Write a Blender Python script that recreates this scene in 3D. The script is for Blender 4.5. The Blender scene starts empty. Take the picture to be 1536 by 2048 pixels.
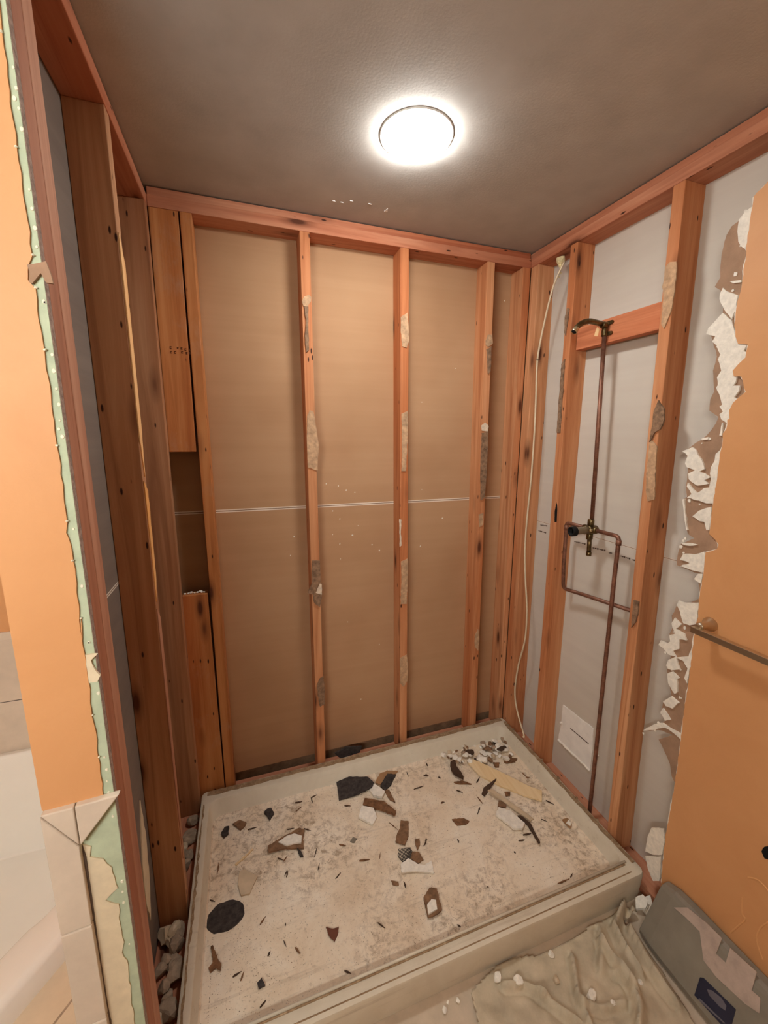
import bpy, bmesh, math, random
from mathutils import Vector, Matrix
random.seed(11)
S = bpy.context.scene
COL = S.collection

# ------------------------------------------------------------------ camera
cd = bpy.data.cameras.new('camera'); cam = bpy.data.objects.new('camera', cd); COL.objects.link(cam)
cam.location = (-1.29189, -1.70823, 1.61312)
cam.rotation_euler = (1.386694, -0.004130, -0.329771)
cd.sensor_fit = 'VERTICAL'; cd.sensor_height = 36.0; cd.sensor_width = 27.0
cd.lens = 815.818 * 36.0 / 2048.0
cd.clip_start = 0.01
S.camera = cam
# ------------------------------------------------------------------ world, exposure
w = bpy.data.worlds.new('world'); S.world = w; w.use_nodes = True
w.node_tree.nodes['Background'].inputs[0].default_value = (0.9, 0.75, 0.6, 1)
w.node_tree.nodes['Background'].inputs[1].default_value = 0.0
S.view_settings.view_transform = 'Standard'; S.view_settings.look = 'None'
S.view_settings.gamma = 1.0; S.view_settings.exposure = 0.0; S.view_settings.use_curve_mapping = False
LAMP_SHOWER = 107.0      # radiance of the shower dome
LAMP_ADDED = 80.0        # radiance of the light bar added behind the camera for an unseen lamp
LAMP_COL = (0.97, 1.0, 1.0)
ADDED_COL = (0.98, 1.0, 0.98)
# ------------------------------------------------------------------ measured outlines, metres, on the plane each thing lies in
ORANGE_EDGE = [(-0.9051,2.2287),(-0.8995,2.2227),(-0.9001,2.1989),(-0.9003,2.1452),(-0.8989,2.1013),(-0.9022,2.0919),(-0.9017,2.0613),(-0.9022,2.0239),(-0.9013,1.9885),(-0.898,1.9554),(-0.8991,1.912),(-0.9065,1.882),(-0.9156,1.8617),(-0.9406,1.8546),(-0.9401,1.8546),(-0.9393,1.8455),(-0.9384,1.8223),(-0.9241,1.808),(-0.9128,1.7929),(-0.9173,1.7777),(-0.9354,1.7754),(-0.942,1.7602),(-0.9524,1.7328),(-0.933,1.7152),(-0.9253,1.706),(-0.9189,1.6865),(-0.9233,1.6638),(-0.9179,1.6615),(-0.9191,1.6362),(-0.9115,1.6236),(-0.9151,1.5902),(-0.9124,1.5667),(-0.9135,1.5248),(-0.915,1.4798),(-0.9148,1.4286),(-0.9144,1.3957),(-0.9162,1.3767),(-0.9162,1.3349),(-0.9339,1.323),(-0.9458,1.31),(-0.9434,1.2966),(-0.9151,1.2792),(-0.9166,1.2365),(-0.9166,1.1929),(-0.917,1.1455),(-0.9217,1.0784),(-0.918,1.0487),(-0.9185,0.9993),(-0.9208,0.9358),(-0.9226,0.8635),(-0.9237,0.8082),(-0.9222,0.7579),(-0.9248,0.7138),(-0.9273,0.6582),(-0.9287,0.492),(-0.929,0.4252),(-0.9265,0.3335),(-0.9267,0.2422),(-0.9314,0.1614),(-0.9353,0.0857)]
PAPER_EDGE = [(-0.8914,2.2028),(-0.8649,2.1824),(-0.8493,2.1768),(-0.8391,2.16),(-0.8349,2.1297),(-0.834,2.0977),(-0.8383,2.0526),(-0.8268,2.0319),(-0.8443,2.0176),(-0.8486,1.9876),(-0.8574,1.9718),(-0.8587,1.9548),(-0.8286,1.9226),(-0.8437,1.8818),(-0.8596,1.8387),(-0.855,1.8016),(-0.866,1.7415),(-0.8588,1.7215),(-0.8607,1.69),(-0.8883,1.6705),(-0.8758,1.6369),(-0.8632,1.6185),(-0.8347,1.5965),(-0.8103,1.5736),(-0.8173,1.5428),(-0.824,1.5149),(-0.8247,1.4692),(-0.8325,1.4327),(-0.8198,1.4222),(-0.8325,1.3715),(-0.8337,1.3564),(-0.8504,1.3189),(-0.8709,1.3102),(-0.835,1.2859),(-0.8289,1.2438),(-0.8314,1.2125),(-0.8723,1.2078),(-0.9011,1.2068),(-0.9022,1.1764),(-0.9126,1.1355),(-0.8862,1.1075),(-0.8488,1.0851),(-0.837,1.0432),(-0.8456,1.006),(-0.8384,0.9799),(-0.8562,0.9283),(-0.8457,0.8725),(-0.8496,0.8436),(-0.8613,0.8116),(-0.8733,0.7763),(-0.8493,0.7364),(-0.8468,0.6983),(-0.8646,0.6786),(-0.8363,0.633),(-0.7937,0.5881),(-0.8588,0.6376),(-0.8943,0.6485),(-0.8519,0.5973),(-0.8736,0.5742),(-0.8991,0.542),(-0.9101,0.5048),(-0.9204,0.494)]
GYPSUM = [[(-0.8976,2.2022),(-0.8975,2.1635),(-0.8975,2.1232),(-0.8936,2.1033),(-0.8832,2.1135),(-0.8751,2.1281),(-0.8691,2.1553),(-0.869,2.1841),(-0.881,2.1969)],[(-0.8682,2.0325),(-0.8957,2.0268),(-0.8976,2.0209),(-0.8778,2.0241)],[(-0.8528,2.0211),(-0.8472,2.0075),(-0.848,1.994),(-0.86,1.9707),(-0.8633,1.9632),(-0.887,1.9307),(-0.8936,1.9572),(-0.8941,1.9892),(-0.8631,2.0093)],[(-0.8614,1.9538),(-0.8431,1.9348),(-0.829,1.9222),(-0.8253,1.9068),(-0.8511,1.8944),(-0.8449,1.8819),(-0.8593,1.8676),(-0.8717,1.8425),(-0.8669,1.8296),(-0.8803,1.7977),(-0.8717,1.7804),(-0.877,1.7588),(-0.8735,1.7522),(-0.8888,1.7227),(-0.8959,1.7035),(-0.8899,1.6992),(-0.9008,1.6845),(-0.8929,1.6778),(-0.8994,1.6634),(-0.9139,1.6536),(-0.9275,1.6486),(-0.9319,1.6623),(-0.9258,1.6901),(-0.9388,1.7006),(-0.9371,1.712),(-0.9233,1.7221),(-0.9325,1.7371),(-0.9335,1.7515),(-0.9167,1.7533),(-0.9216,1.7629),(-0.9217,1.7763),(-0.9336,1.7924),(-0.9473,1.8077),(-0.9481,1.8291),(-0.9286,1.8412),(-0.9345,1.8552),(-0.9114,1.8619),(-0.9021,1.8835),(-0.8925,1.9141),(-0.8873,1.9285)],[(-0.8022,1.5705),(-0.831,1.584),(-0.8431,1.5747),(-0.8503,1.5613),(-0.8627,1.5482),(-0.8742,1.5217),(-0.8598,1.5123),(-0.8761,1.5082),(-0.8928,1.4988),(-0.8788,1.4892),(-0.8905,1.4795),(-0.8603,1.4706),(-0.8427,1.4799),(-0.8334,1.4875),(-0.8297,1.5041),(-0.8485,1.5169),(-0.8228,1.5234),(-0.8157,1.5343),(-0.8209,1.5572)],[(-0.9078,1.5769),(-0.9103,1.5508),(-0.9119,1.4792),(-0.9121,1.4251),(-0.8934,1.4222),(-0.8717,1.4272),(-0.8357,1.4305),(-0.8477,1.4436),(-0.831,1.4644),(-0.8322,1.4759),(-0.8481,1.4607),(-0.8634,1.4485),(-0.8797,1.4645),(-0.8945,1.4691),(-0.8961,1.4937),(-0.8913,1.5095),(-0.8912,1.5284),(-0.8985,1.5475),(-0.8983,1.5661)],[(-0.8598,1.3768),(-0.8759,1.3969),(-0.8953,1.4086),(-0.9086,1.4136),(-0.9119,1.3454),(-0.9044,1.3438),(-0.896,1.3668),(-0.8802,1.3664)],[(-0.854,1.6104),(-0.8727,1.6145),(-0.8724,1.6078),(-0.8547,1.605)],[(-0.9006,1.6185),(-0.9027,1.6545),(-0.9055,1.6519),(-0.9079,1.6185)],[(-0.8225,1.4228),(-0.8291,1.4266),(-0.836,1.387),(-0.852,1.3322),(-0.8479,1.3313),(-0.8352,1.3722)],[(-0.8375,1.2885),(-0.8663,1.2941),(-0.8854,1.2939),(-0.8643,1.2851),(-0.8414,1.2843)],[(-0.8416,1.2337),(-0.8488,1.255),(-0.8803,1.2622),(-0.9062,1.2777),(-0.9136,1.2682),(-0.912,1.2142),(-0.8744,1.2124),(-0.8444,1.2134),(-0.8717,1.2322),(-0.8616,1.2344)],[(-0.8908,1.1867),(-0.9006,1.2071),(-0.9125,1.211),(-0.9107,1.1799)],[(-0.8515,1.0867),(-0.8561,1.1031),(-0.8794,1.1053),(-0.9144,1.1195),(-0.9162,1.0504),(-0.8985,1.0386),(-0.8788,1.0368),(-0.8697,1.0544),(-0.8641,1.0702)],[(-0.843,1.0203),(-0.8506,1.0423),(-0.873,1.0304),(-0.8587,1.009),(-0.8867,1.0041),(-0.8958,0.9867),(-0.8732,0.979),(-0.8774,0.9478),(-0.8588,0.9304),(-0.8711,0.9181),(-0.8469,0.9125),(-0.8269,0.9249),(-0.8114,0.9285),(-0.8165,0.9467),(-0.8387,0.9465),(-0.8478,0.9587),(-0.8416,0.9783),(-0.8578,0.99)],[(-0.8493,0.8946),(-0.8711,0.9181),(-0.8897,0.8834),(-0.8642,0.8647),(-0.8452,0.871)],[(-0.8716,0.9146),(-0.909,0.9389),(-0.9157,0.9967),(-0.9189,0.9334),(-0.9162,0.8506),(-0.9061,0.8631),(-0.9111,0.8996),(-0.8954,0.9166)],[(-0.8523,0.846),(-0.868,0.8631),(-0.8904,0.8535),(-0.8844,0.8461),(-0.8918,0.8048),(-0.8847,0.7925),(-0.86,0.8156)],[(-0.8514,0.7428),(-0.8759,0.7789),(-0.9014,0.7727),(-0.8848,0.7398),(-0.8636,0.7351)],[(-0.8478,0.6999),(-0.8544,0.7207),(-0.8834,0.6973),(-0.8672,0.6814)],[(-0.7966,0.5913),(-0.8339,0.6447),(-0.8614,0.6691),(-0.8944,0.6696),(-0.9202,0.6736),(-0.9227,0.6558),(-0.9028,0.6601),(-0.8701,0.6594),(-0.84,0.6285)],[(-0.866,0.2231),(-0.8738,0.2645),(-0.9132,0.3028),(-0.9226,0.2563),(-0.9204,0.2036),(-0.8927,0.1717),(-0.8649,0.1548)],[(-0.8674,0.1365),(-0.9183,0.1955),(-0.9236,0.142),(-0.9249,0.0993),(-0.9055,0.0753),(-0.8824,0.0998)]]
GLUE_A = [(0,[(-1.044,2.12),(-1.0355,2.1404),(-1.0169,2.1473),(-1.0081,2.1408),(-1.0107,2.1233),(-1.0234,2.1048),(-1.0392,2.1057)]),(1,[(-1.0366,2.1035),(-1.0208,2.1051),(-1.0237,2.0426),(-1.0229,1.9973),(-1.0228,1.9464),(-1.0339,1.9354),(-1.0373,1.9962),(-1.0305,2.047)]),(0,[(-1.0374,1.6932),(-1.0269,1.7151),(-1.0115,1.71),(-1.0058,1.672),(-0.9965,1.6005),(-0.9916,1.5698),(-0.9983,1.5277),(-0.9998,1.4709),(-1.0393,1.4831),(-1.0412,1.5113),(-1.0409,1.6169)]),(1,[(-1.0352,1.0823),(-1.0011,1.079),(-1.0015,0.9839),(-1.0237,0.9334),(-0.9967,0.92),(-1.0064,0.8639),(-1.0313,0.8875),(-1.0364,0.9283),(-1.0568,0.9376),(-1.0381,0.9815)]),(2,[(-1.0256,0.9336),(-1.01,0.975),(-0.9955,0.9699),(-0.9954,0.9218),(-1.008,0.9261)]),(1,[(-1.029,0.487),(-1.015,0.5168),(-0.9982,0.5243),(-0.9951,0.4578),(-0.9948,0.3836),(-1.0186,0.3727),(-1.0268,0.4426)])]
GLUE_B = [(0,[(-0.6361,2.1026),(-0.6067,2.1226),(-0.6006,2.0711),(-0.5969,2.013),(-0.6079,1.9827),(-0.628,1.9872),(-0.6354,2.045)]),(0,[(-0.6278,1.7086),(-0.5977,1.7218),(-0.5975,1.6207),(-0.6034,1.4587),(-0.6246,1.4592),(-0.6224,1.5566)]),(0,[(-0.6207,1.0368),(-0.5899,1.0481),(-0.586,0.9902),(-0.5901,0.8217),(-0.6203,0.8258),(-0.6183,0.9575)]),(0,[(-0.6207,0.5439),(-0.5861,0.5571),(-0.5776,0.5122),(-0.5784,0.4166),(-0.5992,0.3846),(-0.6175,0.4086)]),(2,[(-0.6326,1.2404),(-0.6218,1.2362),(-0.6246,1.1709),(-0.6203,1.1146),(-0.6289,1.1083)])]
GLUE_C = [(0,[(-0.2221,2.0407),(-0.212,2.0666),(-0.189,2.0684),(-0.1836,2.031),(-0.2089,2.0134),(-0.221,2.022)]),(1,[(-0.2161,2.0034),(-0.1921,2.0177),(-0.1903,1.9089),(-0.202,1.8954)]),(2,[(-0.2243,1.6633),(-0.2052,1.677),(-0.1842,1.6604),(-0.1885,1.6365),(-0.219,1.6397)]),(1,[(-0.2201,1.6295),(-0.1869,1.6365),(-0.1853,1.5401),(-0.1841,1.4206),(-0.189,1.3203),(-0.2089,1.3068),(-0.2173,1.4314)]),(0,[(-0.2149,1.2364),(-0.1904,1.2423),(-0.1888,1.1832),(-0.2082,1.1734)]),(0,[(-0.2049,0.5916),(-0.1878,0.6298),(-0.1758,0.5702),(-0.1811,0.5045),(-0.202,0.5332)])]
GLUE_S2 = [(0,[(-0.6669,2.1391),(-0.6807,2.1489),(-0.7017,2.1425),(-0.7053,2.1257),(-0.708,2.0473),(-0.7038,1.9991),(-0.6879,1.9525),(-0.6773,1.9678),(-0.674,2.0448),(-0.6647,2.0828),(-0.6682,2.1091)]),(1,[(-0.6893,1.6966),(-0.7007,1.7312),(-0.7232,1.7035),(-0.728,1.6684),(-0.7194,1.6392),(-0.7002,1.6275),(-0.6919,1.6032),(-0.6861,1.5971),(-0.69,1.6667)]),(0,[(-0.6865,1.594),(-0.6919,1.6032),(-0.7143,1.5824),(-0.7171,1.5371),(-0.7278,1.4085),(-0.7057,1.3988),(-0.694,1.4354),(-0.6883,1.5043)]),(1,[(-0.7006,0.9954),(-0.7007,1.0444),(-0.7197,1.0439),(-0.7222,1.0087),(-0.7173,0.9659),(-0.7036,0.9389)])]
GLUE_S1 = [(1,[(-0.2425,2.1011),(-0.2515,2.1324),(-0.2639,2.1257),(-0.2598,2.0697),(-0.2555,2.0231),(-0.2457,2.0389)]),(1,[(-0.2441,1.9139),(-0.2621,1.9321),(-0.2695,1.6303),(-0.2485,1.6304)])]
CAP_EDGE = [(-1.5545,2.1631),(-1.5578,2.1254),(-1.5587,2.078),(-1.5594,2.0311),(-1.5594,1.9951),(-1.5596,1.9498),(-1.5589,1.9097),(-1.5591,1.8618),(-1.5658,1.8477),(-1.5681,1.8295),(-1.5604,1.8191),(-1.5612,1.7472),(-1.5609,1.7577),(-1.5603,1.734),(-1.5602,1.6954),(-1.56,1.6707),(-1.5615,1.5946),(-1.5606,1.5365),(-1.5626,1.5095),(-1.562,1.4765),(-1.5655,1.46),(-1.5629,1.4485),(-1.5614,1.4114),(-1.5631,1.3231),(-1.5641,1.2774),(-1.5619,1.3124),(-1.5643,1.2568),(-1.5636,1.195),(-1.5659,1.1319),(-1.5646,1.1153),(-1.5635,1.0821),(-1.5654,1.0492),(-1.5658,0.9697)]
CAP_DOTS = [(-1.5516,2.0914),(-1.5515,2.0682),(-1.555,2.0557),(-1.5517,2.0446),(-1.5516,2.0207),(-1.5524,1.9476),(-1.5523,1.9239),(-1.552,1.8996),(-1.553,1.8754),(-1.5532,1.8032),(-1.5525,1.802),(-1.5523,1.73),(-1.553,1.7069),(-1.5529,1.6811),(-1.5523,1.6581),(-1.554,1.6345),(-1.5566,1.6217),(-1.5536,1.6101),(-1.5558,1.4646),(-1.555,1.3678),(-1.5563,1.2675),(-1.5561,1.2678),(-1.5528,1.172),(-1.5567,1.0455),(-1.5562,1.0197),(-1.558,0.9964),(-1.5579,0.9723),(-1.5562,0.7731),(-1.5578,0.7495),(-1.5586,0.7242),(-1.5586,0.6223),(-1.5566,0.9206)]
CAP_PLASTER = [[(-1.6093,0.8798),(-1.5959,0.8702),(-1.5999,0.8488),(-1.5799,0.8363),(-1.5689,0.8131),(-1.5664,0.7883),(-1.5638,0.7631),(-1.5862,0.7437),(-1.5659,0.7249),(-1.5685,0.6812),(-1.5661,0.6342),(-1.5719,0.6113),(-1.5653,0.587),(-1.5684,0.4207),(-1.5701,0.3633),(-1.6086,0.3877),(-1.6066,0.4438),(-1.6109,0.6055),(-1.6099,0.8017)],[(-1.5626,1.2481),(-1.5455,1.2461),(-1.5554,1.2372),(-1.5526,1.2213),(-1.5452,1.2062),(-1.5508,1.1956),(-1.5629,1.1961),(-1.5629,1.2233)]]
CAP_SCRAP = [[(-1.5658,1.8492),(-1.5576,1.8513),(-1.543,1.8565),(-1.539,1.8391),(-1.5379,1.8278),(-1.5464,1.828),(-1.5511,1.8399),(-1.5629,1.825),(-1.5667,1.8268),(-1.5642,1.8383)]]
CAP_RIDGE = [(-1.6105,0.878),(-1.6076,0.8518),(-1.6083,0.8011),(-1.6085,0.7536),(-1.6101,0.661),(-1.6102,0.5792),(-1.6103,0.4942),(-1.6089,0.4385)]
DEB = [('membrane_scrap', 'black_mat', 0.006, [(-0.9671, -0.0995), (-0.9071, -0.0938), (-0.8225, -0.1275), (-0.8041, -0.1647), (-0.8226, -0.1836), (-0.8993, -0.1918), (-0.9746, -0.1881)], 'black rubbery membrane scrap by the back slope of the shower pan', 'scrap'), ('membrane_scrap', 'black_mat', 0.008, [(-0.779, -0.1789), (-0.7269, -0.1283), (-0.69, -0.144), (-0.7298, -0.1853), (-0.7676, -0.2078)], 'small black scrap standing behind the white plaster lump in the pan', 'scrap'), ('paper_scrap', 'kraft', 0.004, [(-0.7974, -0.1571), (-0.7624, -0.1161), (-0.7199, -0.1085), (-0.6701, -0.1198), (-0.693, -0.1449), (-0.7251, -0.1232), (-0.7773, -0.1741)], 'curled brown paper scrap against the small black scrap in the pan', 'scrap'), ('plaster_chunk', 'gypsum', 0.012, [(-0.8389, -0.1681), (-0.8011, -0.1688), (-0.7718, -0.2203), (-0.7918, -0.2423), (-0.8261, -0.2213)], 'white plaster lump beside the black membrane scrap in the pan', 'rubble'), ('paper_scrap', 'kraft_dark', 0.004, [(-0.7735, -0.1881), (-0.7461, -0.2073), (-0.7433, -0.28), (-0.7608, -0.2601)], 'narrow brown paper strip touching the white plaster lump in the pan', 'scrap'), ('wood_chip', 'wood_chip', 0.012, [(-0.8667, -0.2203), (-0.7911, -0.2644), (-0.7591, -0.3289), (-0.7696, -0.3443), (-0.812, -0.3023), (-0.8837, -0.2514)], 'thick brown wood chip in front of the black membrane scrap', 'wood chip'), ('plaster_chunk', 'gypsum', 0.01, [(-0.8896, -0.2583), (-0.8452, -0.2822), (-0.8435, -0.3261), (-0.87, -0.3488), (-0.9172, -0.3012)], 'white plaster piece under the thick brown wood chip in the pan', 'rubble'), ('tar_clump', 'black_mat', 0.01, [(-1.2909, -0.1492), (-1.2781, -0.1404), (-1.2614, -0.1416), (-1.2522, -0.1666), (-1.26, -0.1751), (-1.2717, -0.1898), (-1.281, -0.1655)], 'small black crumpled clump near the back slope of the pan', 'clump'), ('tar_clump', 'black_mat', 0.01, [(-1.4605, -0.1866), (-1.448, -0.1671), (-1.431, -0.1688), (-1.4335, -0.1997), (-1.4497, -0.2097)], 'black clump in the rear corner of the pan by the left wall', 'clump'), ('paper_scrap', 'kraft_dark', 0.006, [(-1.4176, -0.1612), (-1.3901, -0.1514), (-1.3638, -0.1695), (-1.368, -0.1804), (-1.3865, -0.1959), (-1.4051, -0.1735)], 'brown curled scrap next to the black corner clump in the pan', 'scrap'), ('drywall_scrap', 'kraft_dark', 0.008, [(-1.2856, -0.31), (-1.2164, -0.2886), (-1.1587, -0.2729), (-1.1394, -0.2874), (-1.1507, -0.3184), (-1.1524, -0.3551), (-1.221, -0.3355), (-1.2836, -0.3322)], 'brown paper faced drywall triangle with white core exposed', 'drywall scrap'), ('tar_clump', 'black_mat', 0.006, [(-1.1784, -0.3463), (-1.164, -0.3656), (-1.1586, -0.3851), (-1.1697, -0.3834)], 'tiny dark scrap at the corner of the brown drywall triangle', 'clump'), ('tile_shard', 'beige', 0.006, [(-1.3891, -0.3711), (-1.3707, -0.3708), (-1.3284, -0.4108), (-1.3566, -0.4563), (-1.3829, -0.4532), (-1.3948, -0.4133)], 'flat beige triangular shard behind the drain', 'shard'), ('wood_strip', 'wood_pale', 0.004, [(-1.4067, -0.332), (-1.3428, -0.2906), (-1.339, -0.2955), (-1.4005, -0.3375)], 'thin pale stick near the left side of the pan', 'stick'), ('paper_scrap', 'kraft_dark', 0.005, [(-0.7516, -0.3656), (-0.7217, -0.3799), (-0.7462, -0.4399), (-0.7743, -0.472), (-0.8054, -0.4466), (-0.786, -0.4148), (-0.7691, -0.4007)], 'brown torn paper scrap standing above the checkered scrap', 'scrap'), ('mesh_scrap', 'checker', 0.004, [(-0.8055, -0.476), (-0.7568, -0.4837), (-0.7536, -0.508), (-0.7818, -0.5265), (-0.8063, -0.5251), (-0.8151, -0.5013)], 'black and white checkered mesh scrap in the middle of the pan', 'scrap'), ('paper_scrap', 'kraft_dark', 0.005, [(-0.7588, -0.5062), (-0.733, -0.5149), (-0.7279, -0.5448), (-0.7553, -0.5492), (-0.7742, -0.5256)], 'brown scrap touching the checkered mesh scrap', 'scrap'), ('paper_scrap', 'kraft_dark', 0.004, [(-0.7285, -0.4613), (-0.709, -0.4641), (-0.7172, -0.4877), (-0.7348, -0.5022), (-0.7336, -0.4821)], 'small brown scrap just above the checkered mesh scrap', 'scrap'), ('drywall_scrap', 'gypsum', 0.006, [(-0.8184, -0.538), (-0.7817, -0.5266), (-0.7578, -0.5551), (-0.7341, -0.5665), (-0.7013, -0.5586), (-0.7112, -0.602), (-0.7678, -0.5782), (-0.8255, -0.5652)], 'ragged white drywall scrap below the checkered mesh scrap', 'drywall scrap'), ('drywall_scrap', 'kraft_dark', 0.006, [(-0.7813, -0.663), (-0.7476, -0.6417), (-0.7264, -0.6549), (-0.7397, -0.7223), (-0.7595, -0.7291), (-0.7935, -0.7256), (-0.7884, -0.6975)], 'brown paper drywall scrap with white torn end near the pan front', 'drywall scrap'), ('wood_chip', 'wood_red', 0.006, [(-1.1209, -0.6407), (-1.1001, -0.6529), (-1.0809, -0.6533), (-1.0901, -0.6739), (-1.1016, -0.6872), (-1.1148, -0.668)], 'reddish brown chip alone near the front of the pan', 'wood chip'), ('tar_clump', 'black_mat', 0.006, [(-1.3386, -0.7142), (-1.3258, -0.706), (-1.3168, -0.7257), (-1.3342, -0.7279)], 'dark gray crumb at the front left of the pan', 'clump'), ('wood_chip', 'wood_chip', 0.006, [(-1.4745, -0.575), (-1.4679, -0.5749), (-1.4519, -0.6152), (-1.4399, -0.6349), (-1.4418, -0.6487), (-1.4557, -0.6361), (-1.4701, -0.6421), (-1.4769, -0.6289), (-1.4641, -0.62)], 'forked brown splinter in front of the drain', 'wood chip'), ('tile_shard', 'grey', 0.004, [(-0.9586, -0.372), (-0.9454, -0.3826), (-0.9594, -0.3945), (-0.9741, -0.3843)], 'small gray square shard in the middle of the pan', 'shard'), ('paper_scrap', 'kraft_dark', 0.003, [(-0.8695, -0.5726), (-0.8474, -0.5863), (-0.8486, -0.5983), (-0.8685, -0.5885)], 'tiny brown flake below the ragged white drywall scrap', 'scrap'), ('wood_strip', 'wood_pale', 0.008, [(-0.3293, -0.1949), (-0.3101, -0.1796), (-0.2943, -0.1825), (-0.1979, -0.3143), (-0.1348, -0.4056), (-0.0975, -0.4439), (-0.1296, -0.4825), (-0.1741, -0.4431), (-0.2558, -0.3543), (-0.3127, -0.2755)], 'long pale wooden strip lying across the rear right of the pan', 'wood strip'), ('wood_strip', 'beige', 0.005, [(-0.3339, -0.3708), (-0.3124, -0.37), (-0.2167, -0.5399), (-0.2368, -0.5419)], 'narrow beige strip parallel to the long pale wooden strip', 'wood strip'), ('wood_chip', 'wood_dark', 0.007, [(-0.3589, -0.3624), (-0.3335, -0.3404), (-0.2552, -0.3223), (-0.2768, -0.3354), (-0.3519, -0.3767)], 'dark pointed splinter just below the long pale wooden strip', 'wood chip'), ('wood_chip', 'wood_chip', 0.006, [(-0.4473, -0.2651), (-0.4074, -0.271), (-0.3754, -0.3021), (-0.4352, -0.2777)], 'brown flat splinter at the near end of the dark torn hunk', 'wood chip'), ('wood_chip', 'wood_dark', 0.02, [(-0.4178, -0.1736), (-0.3818, -0.1534), (-0.4017, -0.2082), (-0.3994, -0.243), (-0.403, -0.2768), (-0.4282, -0.2388), (-0.4303, -0.21)], 'dark torn wood hunk at the head of the pale wooden strip', 'wood chip'), ('drywall_scrap', 'kraft_dark', 0.008, [(-0.309, -0.4186), (-0.2707, -0.4315), (-0.2973, -0.4557), (-0.3296, -0.442)], 'brown triangular scrap above the jagged white drywall chunk', 'drywall scrap'), ('drywall_scrap', 'gypsum', 0.009, [(-0.3611, -0.4752), (-0.3284, -0.4471), (-0.2881, -0.4818), (-0.2798, -0.5203), (-0.2701, -0.5495), (-0.2961, -0.5659), (-0.3316, -0.5539), (-0.3383, -0.5264)], 'jagged white drywall chunk beside the dark stick', 'drywall scrap'), ('wood_stick', 'wood_dark', 0.006, [(-0.2729, -0.505), (-0.2604, -0.5092), (-0.2475, -0.5554), (-0.2679, -0.6393), (-0.2757, -0.6382), (-0.2631, -0.5603)], 'long dark stick beside the jagged white drywall chunk', 'stick'), ('wood_chip', 'wood_chip', 0.005, [(-0.5455, -0.4305), (-0.4961, -0.4428), (-0.4815, -0.4626), (-0.4978, -0.4682), (-0.5365, -0.4611)], 'brown wood chip alone in the middle right of the pan', 'wood chip'), ('wood_chip', 'wood_chip', 0.005, [(-0.2556, -0.3872), (-0.2294, -0.394), (-0.2445, -0.411), (-0.2627, -0.4068)], 'square brown chip between the two pale strips', 'wood chip'), ('drywall_scrap', 'kraft', 0.006, [(-0.1079, -0.5828), (-0.0786, -0.5822), (-0.0854, -0.612), (-0.1036, -0.6243), (-0.1084, -0.6042)], 'brown and white scrap near the right slope of the pan', 'drywall scrap'), ('wood_chip', 'wood_chip', 0.006, [(-0.2091, -0.2261), (-0.177, -0.2345), (-0.1963, -0.2566), (-0.2149, -0.2503)], 'brown chip behind the long pale wooden strip', 'wood chip'), ('wood_chip', 'wood_chip', 0.008, [(-0.1545, -0.2385), (-0.1059, -0.2304), (-0.0795, -0.243), (-0.103, -0.2559), (-0.1464, -0.2497)], 'brown chip beside the rubble pile at the right slope', 'wood chip')]
DEB_CORE = [(10,[(-1.2455,-0.3089),(-1.2101,-0.2945),(-1.1824,-0.2939),(-1.1536,-0.3137),(-1.1607,-0.3413),(-1.1872,-0.3345),(-1.2141,-0.3342)]),(19,[(-0.7833,-0.6964),(-0.761,-0.6843),(-0.7477,-0.6916),(-0.7559,-0.7178),(-0.7903,-0.7214)]),(35,[(-0.1084,-0.6042),(-0.0889,-0.5953),(-0.0883,-0.611),(-0.1007,-0.6203)])]
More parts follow.
